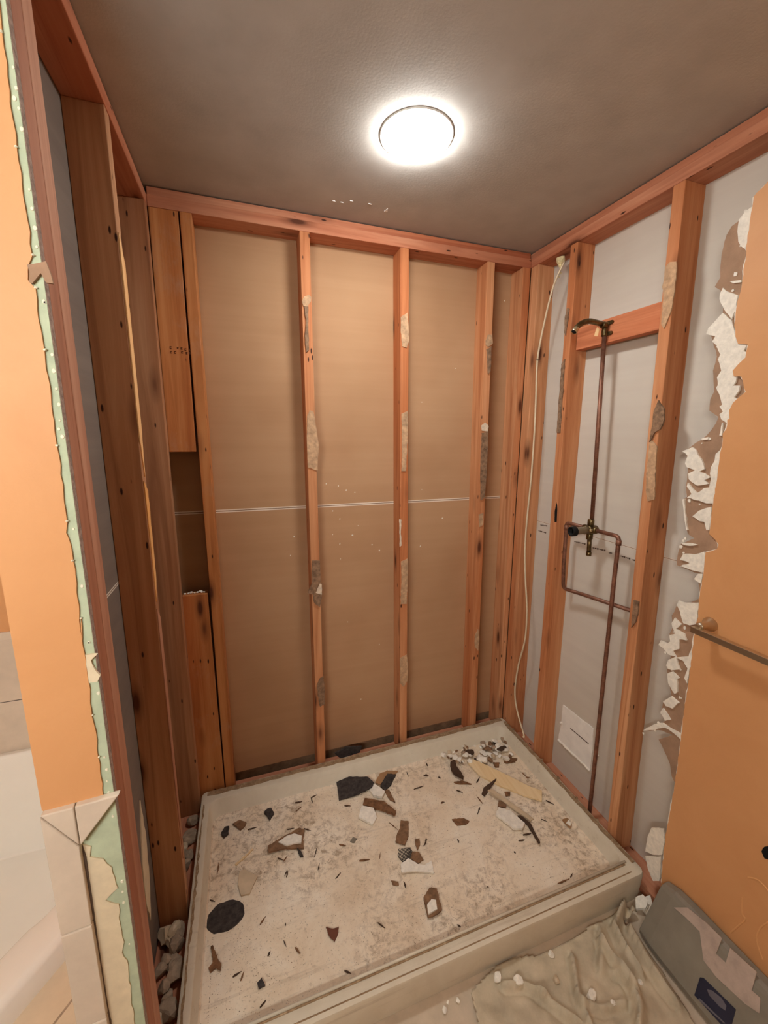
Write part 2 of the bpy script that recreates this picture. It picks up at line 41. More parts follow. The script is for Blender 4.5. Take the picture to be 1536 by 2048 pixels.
SPLINT = [((-1.1605,-0.1396),(-1.13,-0.1406)),((-1.1621,-0.184),(-1.1372,-0.1657)),((-1.0905,-0.1352),(-1.0615,-0.1259)),((-1.0905,-0.1352),(-1.0874,-0.1643)),((-0.9588,-0.2215),(-0.9334,-0.23)),((-1.3593,-0.2051),(-1.3214,-0.2018)),((-1.2059,-0.253),(-1.1778,-0.2545)),((-1.1406,-0.271),(-1.1145,-0.2879)),((-1.1184,-0.3987),(-1.1024,-0.3647)),((-1.114,-0.4512),(-1.1033,-0.428)),((-1.2336,-0.4334),(-1.2219,-0.4113)),((-1.2278,-0.4386),(-1.2192,-0.4156)),((-1.0587,-0.5022),(-1.0357,-0.4875)),((-1.0185,-0.382),(-0.9938,-0.3977)),((-1.2526,-0.3568),(-1.2313,-0.3744)),((-1.2316,-0.3777),(-1.2169,-0.3618)),((-0.7997,-0.3577),(-0.7759,-0.3984)),((-0.8843,-0.485),(-0.8737,-0.4638)),((-0.6821,-0.4693),(-0.6974,-0.4943)),((-1.3251,-0.5611),(-1.3045,-0.5416)),((-1.2551,-0.6302),(-1.2489,-0.6516)),((-1.2227,-0.6605),(-1.2093,-0.6838)),((-0.9553,-0.6813),(-0.938,-0.7028)),((-1.245,-0.5831),(-1.246,-0.5931)),((-1.4075,-0.674),(-1.3827,-0.6696)),((-1.3851,-0.69),(-1.3752,-0.67)),((-1.0892,-0.7671),(-1.0706,-0.7799)),((-1.3334,-0.7694),(-1.316,-0.758)),((-0.96,-0.4697),(-0.9202,-0.4763)),((-1.4646,-0.3057),(-1.4657,-0.3451)),((-0.8263,-0.5935),(-0.8279,-0.6145)),((-1.3054,-0.6558),(-1.2968,-0.6448)),((-0.6313,-0.137),(-0.635,-0.1683)),((-0.5205,-0.1178),(-0.5215,-0.1404)),((-0.5636,-0.1817),(-0.542,-0.1944)),((-0.6381,-0.2395),(-0.5903,-0.2406)),((-0.5529,-0.3449),(-0.5379,-0.3407)),((-1.4869,-0.4296),(-1.4692,-0.4413)),((-0.3492,-0.3035),(-0.3152,-0.2769)),((-0.305,-0.5833),(-0.2684,-0.5876)),((-0.3368,-0.5965),(-0.3103,-0.6015)),((-0.3844,-0.3687),(-0.3814,-0.4085)),((-0.4301,-0.4429),(-0.4001,-0.4163)),((-0.4571,-0.3089),(-0.4344,-0.3268)),((-0.1069,-0.482),(-0.0853,-0.5085)),((-0.1858,-0.5477),(-0.1689,-0.5665)),((-0.3025,-0.7754),(-0.2504,-0.7768)),((-0.2426,-0.7729),(-0.221,-0.7634)),((-0.7076,-0.7708),(-0.6995,-0.7805)),((-0.5526,-0.1801),(-0.545,-0.1883)),((-0.553,-0.3438),(-0.5352,-0.3441)),((-0.5644,-0.5116),(-0.5649,-0.5272)),((-0.3811,-0.6275),(-0.3779,-0.6345)),((-0.1079,-0.3188),(-0.1037,-0.3538)),((-0.1085,-0.3467),(-0.0914,-0.358)),((-0.5019,-0.2139),(-0.493,-0.2247)),((-0.7048,-0.4953),(-0.6787,-0.4729)),((-0.5481,-0.7018),(-0.5473,-0.7065))]
PILE = [(-0.4308,-0.0901),(-0.3276,-0.0725),(-0.1882,-0.0576),(-0.1295,-0.1053),(-0.0445,-0.113),(-0.0842,-0.2069),(-0.1212,-0.2505),(-0.1897,-0.2274),(-0.3438,-0.1935),(-0.4179,-0.1444)]
FOLDS = [[(-0.2856,-0.9557),(-0.2783,-1.0111),(-0.2818,-1.0573),(-0.3028,-1.0975),(-0.3403,-1.1287)],[(-0.5471,-0.9866),(-0.5115,-1.0356),(-0.4773,-1.0765),(-0.4842,-1.1075)],[(-0.3949,-0.9428),(-0.4475,-1.0204),(-0.4627,-1.0814)],[(-0.443,-1.0468),(-0.4038,-1.0677),(-0.3289,-1.0794)],[(-0.123,-0.8895),(-0.2063,-0.9255),(-0.2243,-0.9784),(-0.2297,-1.0415)],[(-0.2593,-0.9197),(-0.2979,-0.9647),(-0.3273,-0.9874)],[(-0.1024,-0.9098),(-0.1642,-0.952),(-0.1853,-1.0285),(-0.1909,-1.1201)],[(-0.6337,-0.9345),(-0.5772,-0.9504),(-0.5394,-0.9892)],[(-0.2936,-1.0198),(-0.2776,-1.0252),(-0.2795,-1.0646)]]
CLOTH_OUT = [(-0.7378,-0.9063),(-0.6227,-0.8774),(-0.5548,-0.8823),(-0.4945,-0.8991),(-0.4118,-0.897),(-0.3239,-0.8993),(-0.235,-0.8926),(-0.145,-0.8887),(-0.0855,-0.8865),(-0.0918,-0.9241),(-0.1359,-0.9906),(-0.1514,-1.0585),(-0.1602,-1.1402),(-0.1825,-1.2286),(-0.5756,-1.1079),(-0.7721,-1.0411),(-0.7556,-0.9735)]
CLOTH_CHUNKS = [((-0.6462,-0.9101),0.016),((-0.5929,-0.9382),0.014),((-0.446,-0.9122),0.01),((-0.4743,-0.9684),0.012),((-0.4081,-1.0368),0.018),((-0.3608,-1.0691),0.007),((-0.2368,-1.0558),0.01),((-0.8259,-0.9166),0.012),((-0.7821,-0.9098),0.008),((-0.8102,-0.9034),0.006)]
BOX_LABEL = [(-0.1079,-1.1345,0.0566),(-0.1047,-1.1409,0.0632),(-0.0994,-1.2198,0.074),(-0.1158,-1.225,0.0406),(-0.1273,-1.2078,0.017),(-0.1305,-1.14,0.0103)]
BOX_LABEL_MARK = [(-0.1111,-1.1575,0.0501),(-0.1068,-1.1664,0.0589),(-0.1036,-1.1886,0.0655),(-0.1054,-1.2025,0.0618),(-0.1106,-1.2048,0.0512),(-0.1132,-1.1925,0.0457),(-0.1142,-1.1656,0.0437)]
BOX_LABEL_LINE = [(-0.1273,-1.1517,0.017),(-0.1214,-1.2146,0.029),(-0.1233,-1.2127,0.0251),(-0.1302,-1.1504,0.0111)]
BOX_PINK = [[(-0.0692,-1.0166,0.1358),(-0.0544,-1.0445,0.1663),(-0.0495,-1.0968,0.1763),(-0.0487,-1.1385,0.1778),(-0.0692,-1.1418,0.136),(-0.0679,-1.1661,0.1386),(-0.0497,-1.1608,0.1758),(-0.0464,-1.2227,0.1825),(-0.0671,-1.2293,0.1401),(-0.0656,-1.2479,0.1432),(-0.0797,-1.2577,0.1143),(-0.0854,-1.2293,0.1028),(-0.0906,-1.1616,0.0922),(-0.0886,-1.1256,0.0962),(-0.065,-1.0922,0.1445),(-0.0662,-1.0502,0.142)]]
BOX_CORNERS = [[(-0.1301,-0.9536,0.0112),(-0.1589,-1.1607,-0.0478),(-0.0617,-0.9899,0.1513)]]
SCAR = [[(-1.1489,0.3214),(-1.1555,0.2756),(-1.164,0.2666),(-1.1544,0.2326),(-1.1391,0.1828)],[(-1.1523,0.3962),(-1.1707,0.4123),(-1.1887,0.4121),(-1.2029,0.4045)],[(-1.2108,0.3213),(-1.197,0.2789),(-1.1967,0.2346),(-1.2156,0.1983)]]
SCAR_HOLE = [(-1.1687,0.503),(-1.1724,0.5229),(-1.1832,0.5381),(-1.189,0.4982),(-1.1771,0.4906)]
RISER = [(-0.4323,1.994),(-0.4618,1.2894)]
STUB = [(-0.4587,1.2393),(-0.4629,1.136)]
SUP_R = [(-0.4828,1.247),(-0.5109,1.2498),(-0.5809,1.2496),(-0.5948,1.2406),(-0.5962,1.1797),(-0.5897,1.0768),(-0.6009,0.1294)]
SUP_L = [(-0.4409,1.25),(-0.391,1.2493),(-0.3424,1.2418)]
SUP_L2 = [(-0.3316,1.2239),(-0.3405,0.9906),(-0.3404,1.027),(-0.3424,0.9549)]
CROSS = [(-0.3225,0.9443),(-0.5049,0.9585),(-0.6659,0.978)]
VALVE = [(-0.4581,1.244),(-0.3717,1.2198)]
ARM_E = [(-0.4416,2.0272)]
ARM_PX = [[1188.1,656.6]]
BLOCK = [(-0.2606,1.9779),(-0.3405,1.9576),(-0.326,2.0396),(-0.4414,2.053),(-0.5248,2.0552),(-0.5366,1.964)]
PATCH = [(-0.3358,0.3568),(-0.5167,0.362),(-0.5235,0.1595),(-0.3285,0.1615)]
PATCH_SLOT = [(-0.3933,0.2733),(-0.5011,0.2772)]
CABLE = [(-0.1984,2.3264),(-0.1669,2.2451),(-0.126,2.1165),(-0.0947,1.9547),(-0.1035,1.7786),(-0.1091,1.5979),(-0.1078,1.411),(-0.0992,1.2155),(-0.0998,1.065),(-0.1192,0.9168),(-0.146,0.7703),(-0.1473,0.6107),(-0.1117,0.4532),(-0.098,0.3014),(-0.1249,0.2025),(-0.1921,0.1059)]
FOAM = [(-0.1697,2.3248)]
MARKS = [(-0.3384,0.2648),(-0.551,0.2608),(-0.636,0.2915),(-0.7332,0.5256)]
PRINT = [(-0.3087,1.1522),(-0.3751,1.157),(-0.4108,1.1507),(-0.479,1.1564),(-0.4941,1.1507),(-0.5106,1.154),(-0.5488,1.1539),(-0.5928,1.1548),(-0.6006,1.1536),(-0.6228,1.1544),(-0.0821,1.1807),(-0.1314,1.1866),(-0.0726,1.15),(-0.1292,1.1512)]
FLAKES = [(-0.9349,-0.1041),(-0.9058,-0.1043),(-0.876,-0.1248),(-0.8082,-0.1284),(-0.7389,-0.1106)]
SPECKS = [(-0.8933,1.3915),(-0.9484,1.4031),(-0.8572,1.3706),(-0.817,1.3591),(-0.9217,1.2782),(-0.8892,1.2397),(-0.9238,1.1682),(-0.8911,1.1214),(-0.8292,1.1577),(-1.0981,1.1715),(-0.8888,1.0488),(-1.1168,1.0873),(-0.8586,0.7295),(-0.8316,1.1589),(-0.7352,1.105),(-0.803,1.2024),(-0.6984,1.0729),(-0.3671,1.2104),(-0.4838,1.0765),(-0.7946,0.3002),(-0.6974,0.5853),(-0.4824,1.3586),(-0.0726,2.249),(-0.3222,1.9276),(-0.4918,1.7688)]
STAMPS = {'block':[(-1.5297,1.9351),(-1.4608,1.9377),(-1.4635,1.9024),(-1.5326,1.9002)]}
BEHIND = [(-0.95,0.0908),(-0.8944,0.1093),(-0.8123,0.0929),(-0.823,0.0614),(-0.9205,0.0544)]
RUBL = [(-1.6259,-0.4926),(-1.5897,-0.4907),(-1.5566,-0.4948),(-1.5725,-0.1512),(-1.5698,-0.0836),(-1.5891,-0.1673),(-1.6009,-0.5613),(-1.5736,-0.608),(-1.5962,-0.6358),(-1.5781,-0.6863),(-1.5621,-0.5349),(-1.6898,-0.3411),(-1.664,-0.3983),(-1.6431,-0.357),(-1.5727,-0.2349),(-1.5922,-0.5247),(-1.5708,-0.5779),(-1.6113,-0.583),(-1.5856,-0.6619)]
# ------------------------------------------------------------------ materials
def lin(c):
    return tuple((v/255/12.92) if v/255 <= .04045 else ((v/255+.055)/1.055)**2.4 for v in c[:3]) + (1,)
class NT:
    def __init__(s, name):
        s.m = bpy.data.materials.new(name); s.m.use_nodes = True
        s.t = s.m.node_tree; s.b = s.t.nodes['Principled BSDF']
    def n(s, typ, **kw):
        nd = s.t.nodes.new(typ)
        for k, v in kw.items(): setattr(nd, k, v)
        return nd
    def l(s, a, b): s.t.links.new(a, b)
    def coords(s, scale=(1,1,1), rnd=True):
        tc = s.n('ShaderNodeTexCoord'); mp = s.n('ShaderNodeMapping'); mp.inputs['Scale'].default_value = scale
        src = tc.outputs['Object']
        if rnd:
            oi = s.n('ShaderNodeObjectInfo'); mul = s.n('ShaderNodeVectorMath', operation='SCALE')
            mul.inputs[0].default_value = (7.3, 5.1, 9.7); s.l(oi.outputs['Random'], mul.inputs['Scale'])
            ad = s.n('ShaderNodeVectorMath', operation='ADD'); s.l(src, ad.inputs[0]); s.l(mul.outputs[0], ad.inputs[1]); src = ad.outputs[0]
        s.l(src, mp.inputs['Vector']); return mp.outputs[0]
    def noise(s, vec, scale, detail=4, rough=.55, dist=0):
        nd = s.n('ShaderNodeTexNoise'); nd.inputs['Scale'].default_value = scale; nd.inputs['Detail'].default_value = detail
        nd.inputs['Roughness'].default_value = rough; nd.inputs['Distortion'].default_value = dist
        s.l(vec, nd.inputs['Vector']); return nd.outputs['Fac']
    def ramp(s, fac, stops, interp='LINEAR'):
        nd = s.n('ShaderNodeValToRGB'); cr = nd.color_ramp; cr.interpolation = interp
        while len(cr.elements) < len(stops): cr.elements.new(.5)
        for e, (p, c) in zip(cr.elements, stops):
            e.position = p; e.color = c if len(c) == 4 else tuple(c)+(1,)
        s.l(fac, nd.inputs['Fac']); return nd.outputs['Color']
    def mix(s, fac, a, b, mode='MIX'):
        nd = s.n('ShaderNodeMix', data_type='RGBA', blend_type=mode)
        for sock, v in ((nd.inputs[0], fac), (nd.inputs[6], a), (nd.inputs[7], b)):
            if hasattr(v, 'links'): s.l(v, sock)
            else: sock.default_value = v
        return nd.outputs[2]
    def math(s, op, a, b=0.0):
        nd = s.n('ShaderNodeMath', operation=op); nd.use_clamp = True
        for sock, v in zip(nd.inputs, (a, b)):
            if hasattr(v, 'links'): s.l(v, sock)
            else: sock.default_value = v
        return nd.outputs[0]
    def bump(s, h, strength=.3, dist=.002):
        nd = s.n('ShaderNodeBump'); nd.inputs['Strength'].default_value = strength; nd.inputs['Distance'].default_value = dist
        s.l(h, nd.inputs['Height']); s.l(nd.outputs[0], s.b.inputs['Normal'])
    def done(s, col, rough=.7, metal=0, spec=.3):
        if hasattr(col, 'links'): s.l(col, s.b.inputs['Base Color'])
        else: s.b.inputs['Base Color'].default_value = col
        if hasattr(rough, 'links'): s.l(rough, s.b.inputs['Roughness'])
        else: s.b.inputs['Roughness'].default_value = rough
        s.b.inputs['Metallic'].default_value = metal
        s.b.inputs['Specular IOR Level'].default_value = spec
        return s.m
BW = ((0,0,0,1), (1,1,1,1))
def wood(name, dark, mid, light, axis='z', knots=True, dusty=0.0):
    s = NT(name); g = {'x': (1.2, 30, 30), 'y': (30, 1.2, 30), 'z': (30, 30, 1.2)}[axis]
    v = s.coords(g); f = s.noise(v, 1.0, 6, .6, 1.2)
    c = s.ramp(f, [(.25, lin(dark)), (.5, lin(mid)), (.75, lin(light))])
    g2 = {'x': (.6, 6, 6), 'y': (6, .6, 6), 'z': (6, 6, .6)}[axis]
    f2 = s.noise(s.coords(g2), 1.0, 3, .5)
    c = s.mix(s.ramp(f2, [(.35, BW[0]), (.7, BW[1])]), c, s.mix(.75, c, lin(light), 'MULTIPLY'))
    if knots:
        k = {'x': (3.2, 11, 11), 'y': (11, 3.2, 11), 'z': (11, 11, 3.2)}[axis]
        vo = s.n('ShaderNodeTexVoronoi'); vo.inputs['Scale'].default_value = 1.0; vo.inputs['Randomness'].default_value = 1
        s.l(s.coords(k), vo.inputs['Vector'])
        c = s.mix(s.ramp(vo.outputs['Distance'], [(.07, BW[1]), (.14, (.4,.4,.4,1)), (.26, BW[0])]), c, lin((92, 50, 30)))
        k = {'x': (9, 30, 30), 'y': (30, 9, 30), 'z': (30, 30, 9)}[axis]
        vo = s.n('ShaderNodeTexVoronoi'); vo.inputs['Scale'].default_value = 1.0
        s.l(s.coords(k), vo.inputs['Vector'])
        c = s.mix(s.ramp(vo.outputs['Distance'], [(.07, BW[1]), (.11, BW[0])]), c, lin((60, 32, 20)))
    if dusty:
        fd = s.noise(s.coords((9, 9, 5)), 1.0, 6, .7)
        c = s.mix(s.ramp(fd, [(.55, BW[0]), (.75, (dusty,)*3+(1,))]), c, lin((190, 165, 140)))
    s.bump(f, .25, .0015)
    return s.done(c, .72, 0, .25)
def plain(name, col, rough=.7, metal=0, spec=.3, var=.12, scale=14, bump=.15, axis=(1,1,1)):
    s = NT(name); f = s.noise(s.coords(axis), scale, 6, .65)
    d = tuple(x*(1-var*1.6) for x in lin(col)[:3])+(1,); h = tuple(min(1, x*(1+var)) for x in lin(col)[:3])+(1,)
    c = s.ramp(f, [(.3, d), (.7, h)])
    if bump: s.bump(f, bump, .002)
    return s.done(c, rough, metal, spec)
M = {}
M['wood_z'] = wood('fir_upright', (176, 112, 72), (206, 146, 102), (224, 170, 126), 'z')
M['wood_x'] = wood('fir_plate_across', (170, 108, 80), (200, 138, 106), (216, 160, 126), 'x')
M['wood_y'] = wood('fir_plate_along', (170, 108, 80), (200, 138, 106), (216, 160, 126), 'y')
M['wood_brown'] = wood('brown_stud', (158, 112, 80), (188, 140, 102), (208, 162, 124), 'z')
M['wood_pinkish'] = wood('pink_brown_stud', (166, 118, 94), (192, 142, 114), (208, 160, 132), 'z', False)
M['wood_block'] = wood('orange_block', (168, 106, 58), (200, 134, 80), (216, 156, 100), 'z', True, .3)
M['wood_redblock'] = wood('red_block', (176, 100, 66), (204, 126, 86), (218, 146, 104), 'y', False)
M['wood_pale'] = wood('pale_strip', (228, 200, 158), (238, 214, 174), (245, 226, 192), 'y', False)
M['wood_split'] = wood('split_wood', (214, 160, 106), (240, 196, 140), (248, 216, 168), 'z', False)
M['wood_chip'] = plain('chip_brown', (132, 94, 64), .8, var=.35, scale=50, bump=.4)
M['wood_red'] = plain('chip_red', (110, 66, 48), .8)
M['wood_dark'] = plain('chip_dark', (76, 56, 42), .8)
M['kraft'] = plain('kraft_scrap', (168, 128, 90), .85)
M['kraft_dark'] = plain('kraft_scrap_dark', (136, 102, 74), .85, var=.3, scale=45, bump=.4)
M['black_mat'] = plain('black_membrane', (66, 58, 54), .8, var=.4, scale=60)
M['gypsum'] = plain('gypsum_white', (242, 233, 218), .9, var=.1, scale=70, bump=.5)
M['beige'] = plain('beige_glaze', (205, 182, 152), .5)
M['grey'] = plain('grey_shard', (130, 120, 105), .6)
M['glue0'] = plain('adhesive_tan', (196, 158, 122), .85, var=.25, scale=45, bump=.6)
M['glue1'] = plain('adhesive_grey', (146, 114, 88), .85, var=.35, scale=60, bump=.7)
M['glue2'] = plain('adhesive_white', (225, 205, 180), .85, var=.15, scale=50, bump=.5)
def checker():
    s = NT('checkered_mesh'); ck = s.n('ShaderNodeTexVoronoi'); ck.inputs['Scale'].default_value = 1; ck.inputs['Randomness'].default_value = 0
    s.l(s.coords((190, 190, 190), False), ck.inputs['Vector'])
    return s.done(s.ramp(ck.outputs['Distance'], [(.30, lin((225, 212, 190))), (.42, lin((45, 38, 34)))]), .7)
M['checker'] = checker()
def board(name, base, streak, seam_z, seam_col, half):
    s = NT(name); v = s.coords((.7, .7, 26), False); f = s.noise(v, 1.0, 5, .6)
    c = s.ramp(f, [(.3, lin(streak)), (.7, lin(base))])
    f2 = s.noise(s.coords((1, 1, 1), False), 2.2, 3); c = s.mix(s.ramp(f2, [(.4, BW[0]), (.75, (.5,.5,.5,1))]), c, s.mix(.6, c, lin(base), 'MULTIPLY'))
    if seam_z is not None:
        tc = s.n('ShaderNodeTexCoord'); sp = s.n('ShaderNodeSeparateXYZ'); s.l(tc.outputs['Object'], sp.inputs[0])
        d = s.math('ABSOLUTE', s.math('SUBTRACT', sp.outputs['Z'], seam_z))
        nd = d.node; nd.use_clamp = False; nd.inputs[0].links[0].from_node.use_clamp = False
        c = s.mix(s.math('LESS_THAN', d, half), c, seam_col)
        c = s.mix(s.math('LESS_THAN', d, half*.22), c, lin((120, 84, 60)))
    return s.done(c, .85, 0, .15)
M['kraft_board'] = board('kraft_backing_paper', (188, 148, 112), (182, 142, 106), 1.303, lin((232, 214, 194)), .0065)
M['grey_board'] = board('grey_backing_paper', (214, 204, 190), (209, 198, 185), 1.198, lin((222, 206, 188)), .0035)
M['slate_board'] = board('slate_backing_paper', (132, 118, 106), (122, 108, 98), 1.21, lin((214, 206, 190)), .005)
def ceil_mat():
    s = NT('ceiling_paint'); f = s.noise(s.coords((1,1,1), False), 9, 5); f2 = s.noise(s.coords((1,1,1), False), 140, 3)
    s.bump(f2, .25, .0015)
    return s.done(s.ramp(f, [(.3, lin((178, 171, 162))), (.7, lin((190, 183, 174)))]), .85, 0, .2)
M['ceiling'] = ceil_mat()
def paint(name, a, b, rough=.55):
    s = NT(name); f = s.noise(s.coords((1,1,1), False), 5, 6, .65, .6); f2 = s.noise(s.coords((1,1,1), False), 160, 3)
    s.bump(f2, .2, .001)
    return s.done(s.ramp(f, [(.3, lin(a)), (.72, lin(b))]), rough, 0, .35)
M['orange'] = paint('orange_wall_paint', (212, 152, 100), (220, 161, 109))
M['orange_pale'] = paint('orange_flake', (222, 162, 106), (230, 174, 120))  # slightly lighter orange for the peeling paint edges
M['cream'] = paint('cream_wall_paint', (214, 190, 156), (222, 200, 168))
M['green'] = plain('green_moisture_paper', (186, 196, 166), .8, var=.1, scale=24, bump=.15)
M['gyp_edge'] = plain('crumbled_gypsum_edge', (168, 146, 132), .95, var=.3, scale=120, bump=.9)
M['torn_paper'] = plain('torn_brown_paper', (168, 134, 108), .9, var=.14, scale=18, bump=.3)
M['cream_plaster'] = plain('cream_thinset', (226, 208, 176), .8, var=.06, scale=30, bump=.3)
M['mud'] = plain('joint_compound', (236, 230, 205), .85, var=.05)
M['dark_thinset'] = plain('dark_thinset', (112, 98, 88), .9, var=.3, scale=60, bump=.6)
M['tile'] = plain('beige_wall_tile', (216, 198, 178), .22, 0, .5, var=.07, scale=9, bump=.03)
M['tile_floor'] = plain('dusty_floor_tile', (204, 184, 160), .7, 0, .3, var=.1, scale=12, bump=.1)
M['tub'] = plain('tub_acrylic', (242, 236, 226), .18, 0, .5, var=.01, bump=0)
M['deck'] = plain('deck_tile', (222, 200, 170), .4, 0, .4, var=.07, scale=8, bump=.05)
M['copper'] = plain('tarnished_copper', (142, 98, 78), .5, .55, .5, var=.3, scale=40, bump=.1)
M['brass'] = plain('tarnished_brass', (116, 98, 66), .35, .9, .5, var=.35, scale=50, bump=.15)
M['brass_bright'] = plain('bright_brass_end', (226, 210, 170), .25, .9, .5, var=.1)
M['valve_grey'] = plain('grey_valve_sleeve', (165, 150, 125), .5, .2, .4, var=.15)
M['black'] = plain('black_opening', (14, 13, 12), .8, var=.1, bump=0)
M['nickel'] = plain('brushed_nickel', (206, 190, 164), .36, 1, .5, var=.06, scale=20, bump=0)
M['cable'] = plain('white_cable_jacket', (226, 204, 170), .5, var=.05, bump=0)
M['foam'] = plain('cream_foam', (226, 206, 158), .9, var=.15, scale=80, bump=.6)
M['patch'] = plain('white_patch_paper', (244, 238, 230), .8, var=.06, scale=18, bump=.1)
M['ink'] = plain('smudged_ink', (92, 74, 62), .9, var=.2, bump=0)
M['wood_ink'] = plain('smudged_stamp', (92, 48, 22), .9, var=.2, bump=0)
M['cloth'] = plain('canvas_drop_cloth', (198, 182, 156), .95, 0, .1, var=.14, scale=16, bump=.25)
M['bag'] = plain('grey_plastic_wrap', (138, 130, 116), .4, 0, .4, var=.10, scale=10, bump=.15)
M['bag_pink'] = plain('pinkish_print', (186, 166, 152), .5, 0, .35, var=.12, scale=25, bump=.1)
M['navy'] = plain('navy_label', (40, 42, 62), .45, 0, .4, var=.12)
M['navy_mark'] = plain('label_mark', (108, 104, 112), .5, var=.15)
M['white_trim'] = plain('white_lamp_trim', (232, 230, 224), .5, var=.02, bump=0)
M['subfloor'] = plain('dusty_subfloor', (150, 120, 92), .95, var=.25, scale=20, bump=.4)
M['rubble'] = plain('grey_mortar', (172, 148, 124), .95, var=.2, scale=40, bump=.6)
def emit(name, col, st):
    m = bpy.data.materials.new(name); m.use_nodes = True; t = m.node_tree; t.nodes.clear()
    e = t.nodes.new('ShaderNodeEmission'); o = t.nodes.new('ShaderNodeOutputMaterial')
    e.inputs[0].default_value = tuple(col)+(1,); e.inputs[1].default_value = st; t.links.new(e.outputs[0], o.inputs[0]); return m
M['glow'] = emit('lit_dome', LAMP_COL, LAMP_SHOWER); M['glow_added'] = emit('lit_added_bar', ADDED_COL, LAMP_ADDED)
def pan_mat():
    s = NT('dusty_acrylic'); v = s.coords((1,1,1), False)
    f = s.noise(v, 6, 8, .7, .5); f2 = s.noise(v, 38, 7, .75, .4); f3 = s.noise(v, 150, 4, .7); f4 = s.noise(v, 2.6, 4, .6, .8)
    clean = s.ramp(f, [(.3, lin((208, 194, 170))), (.7, lin((222, 210, 188)))])
    dust = s.ramp(f, [(.3, lin((220, 196, 166))), (.5, lin((235, 216, 190))), (.72, lin((243, 230, 210)))])
    tc = s.n('ShaderNodeTexCoord'); sp = s.n('ShaderNodeSeparateXYZ'); s.l(tc.outputs['Object'], sp.inputs[0])
    low = s.math('LESS_THAN', sp.outputs['Z'], .062)          # object origin is on the floor: the dusty bottom of the pan
    low = s.math('MULTIPLY', low, s.math('GREATER_THAN', s.math('ADD', sp.outputs['Y'], 1.0), .595))   # and inside the threshold
    c = s.mix(low, clean, dust)
    d1 = s.math('MULTIPLY', s.ramp(f2, [(.47, BW[0]), (.62, BW[1])]), s.ramp(f4, [(.42, BW[0]), (.62, BW[1])]))
    d2 = s.math('MULTIPLY', s.ramp(f2, [(.58, BW[0]), (.66, BW[1])]), .55)
    dirt = s.math('MULTIPLY', s.math('MAXIMUM', d1, d2), low)
    c = s.mix(s.math('MULTIPLY', dirt, .72), c, lin((142, 112, 82)))
    c = s.mix(s.math('MULTIPLY', s.math('MULTIPLY', s.ramp(f3, [(.60, BW[0]), (.68, BW[1])]), low), .55), c, lin((110, 86, 62)))
    sc = s.math('MULTIPLY', s.ramp(s.noise(s.coords((2, 30, 30), False), 1, 5, .7), [(.58, BW[0]), (.72, BW[1])]), .35)
    c = s.mix(sc, c, lin((150, 122, 92)))
    s.bump(f2, .3, .002)
    return s.done(c, .55, 0, .35)
M['pan'] = pan_mat()
def residue():
    s = NT('brown_residue'); v = s.coords((1,1,1)); f = s.noise(v, 60, 8, .75)
    return s.done(s.ramp(f, [(.3, lin((110, 84, 60))), (.55, lin((160, 132, 100))), (.7, lin((196, 172, 140)))]), .95)
M['residue'] = residue()

# ------------------------------------------------------------------ mesh helpers
def tag(o, label=None, cat=None, group=None, kind=None):
    if label: o['label'] = label
    if cat: o['category'] = cat
    if group: o['group'] = group
    if kind: o['kind'] = kind
    return o
WORG = {}
def mk(name, verts, faces, mat, parent=None, org=None, smooth=False, bevel=0, seg=2):
    if org is None: org = WORG[parent.name] if parent is not None else (0,0,0)
    me = bpy.data.meshes.new(name); O = Vector(org)
    me.from_pydata([Vector(v)-O for v in verts], [], faces)
    bm = bmesh.new(); bm.from_mesh(me); bmesh.ops.remove_doubles(bm, verts=bm.verts, dist=1e-6)
    bmesh.ops.recalc_face_normals(bm, faces=bm.faces); bm.to_mesh(me); bm.free()
    o = bpy.data.objects.new(name, me); COL.objects.link(o)
    for mm in (mat if isinstance(mat, (list, tuple)) else [mat]): me.materials.append(M[mm])
    if smooth:
        for p in me.polygons: p.use_smooth = True
    if parent is not None:
        o.parent = parent; o.location = O - Vector(WORG[parent.name])
    else: o.location = O
    WORG[o.name] = tuple(org)
    if bevel:
        b = o.modifiers.new('edge', 'BEVEL'); b.width = bevel; b.segments = seg; b.limit_method = 'ANGLE'; b.angle_limit = .6
    return o
def empty(name, org, label, cat, group=None):
    o = bpy.data.objects.new(name, None); COL.objects.link(o); o.location = org; WORG[o.name] = tuple(org)
    o.empty_display_size = .05
    return tag(o, label, cat, group)
BOXF = [(0,1,3,2),(4,6,7,5),(0,4,5,1),(2,3,7,6),(0,2,6,4),(1,5,7,3)]
def boxv(x0,x1,y0,y1,z0,z1):
    return [(x,y,z) for x in (x0,x1) for y in (y0,y1) for z in (z0,z1)]
def box(name, x0,x1,y0,y1,z0,z1, mat, parent=None, bevel=0, org=None):
    if org is None and parent is None: org = ((x0+x1)/2, (y0+y1)/2, z0)
    return mk(name, boxv(x0,x1,y0,y1,z0,z1), BOXF, mat, parent, org, bevel=bevel)
def plank(name, b, t, z0, z1, mat, parent=None, bevel=.0022):
    """an upright timber, cross-section (x0,x1,y0,y1) at the foot b and at the head t; split along its height with a faint bow"""
    n = 10; V = []; Fc = []; ph = random.random()*6
    for i in range(n+1):
        u = i/n; q = [b[k]*(1-u)+t[k]*u for k in range(4)]; z = z0*(1-u)+z1*u
        V += [(q[0],q[2],z),(q[1],q[2],z),(q[1],q[3],z),(q[0],q[3],z)]
    for i in range(n):
        for k in range(4):
            a = i*4+k; c = i*4+(k+1)%4; Fc.append((a,c,c+4,a+4))
    Fc.append((0,3,2,1)); Fc.append((n*4,n*4+1,n*4+2,n*4+3))
    return mk(name, V, Fc, mat, parent, ((b[0]+b[1])/2,(b[2]+b[3])/2,z0) if parent is None else None, bevel=bevel)
from mathutils.geometry import delaunay_2d_cdt
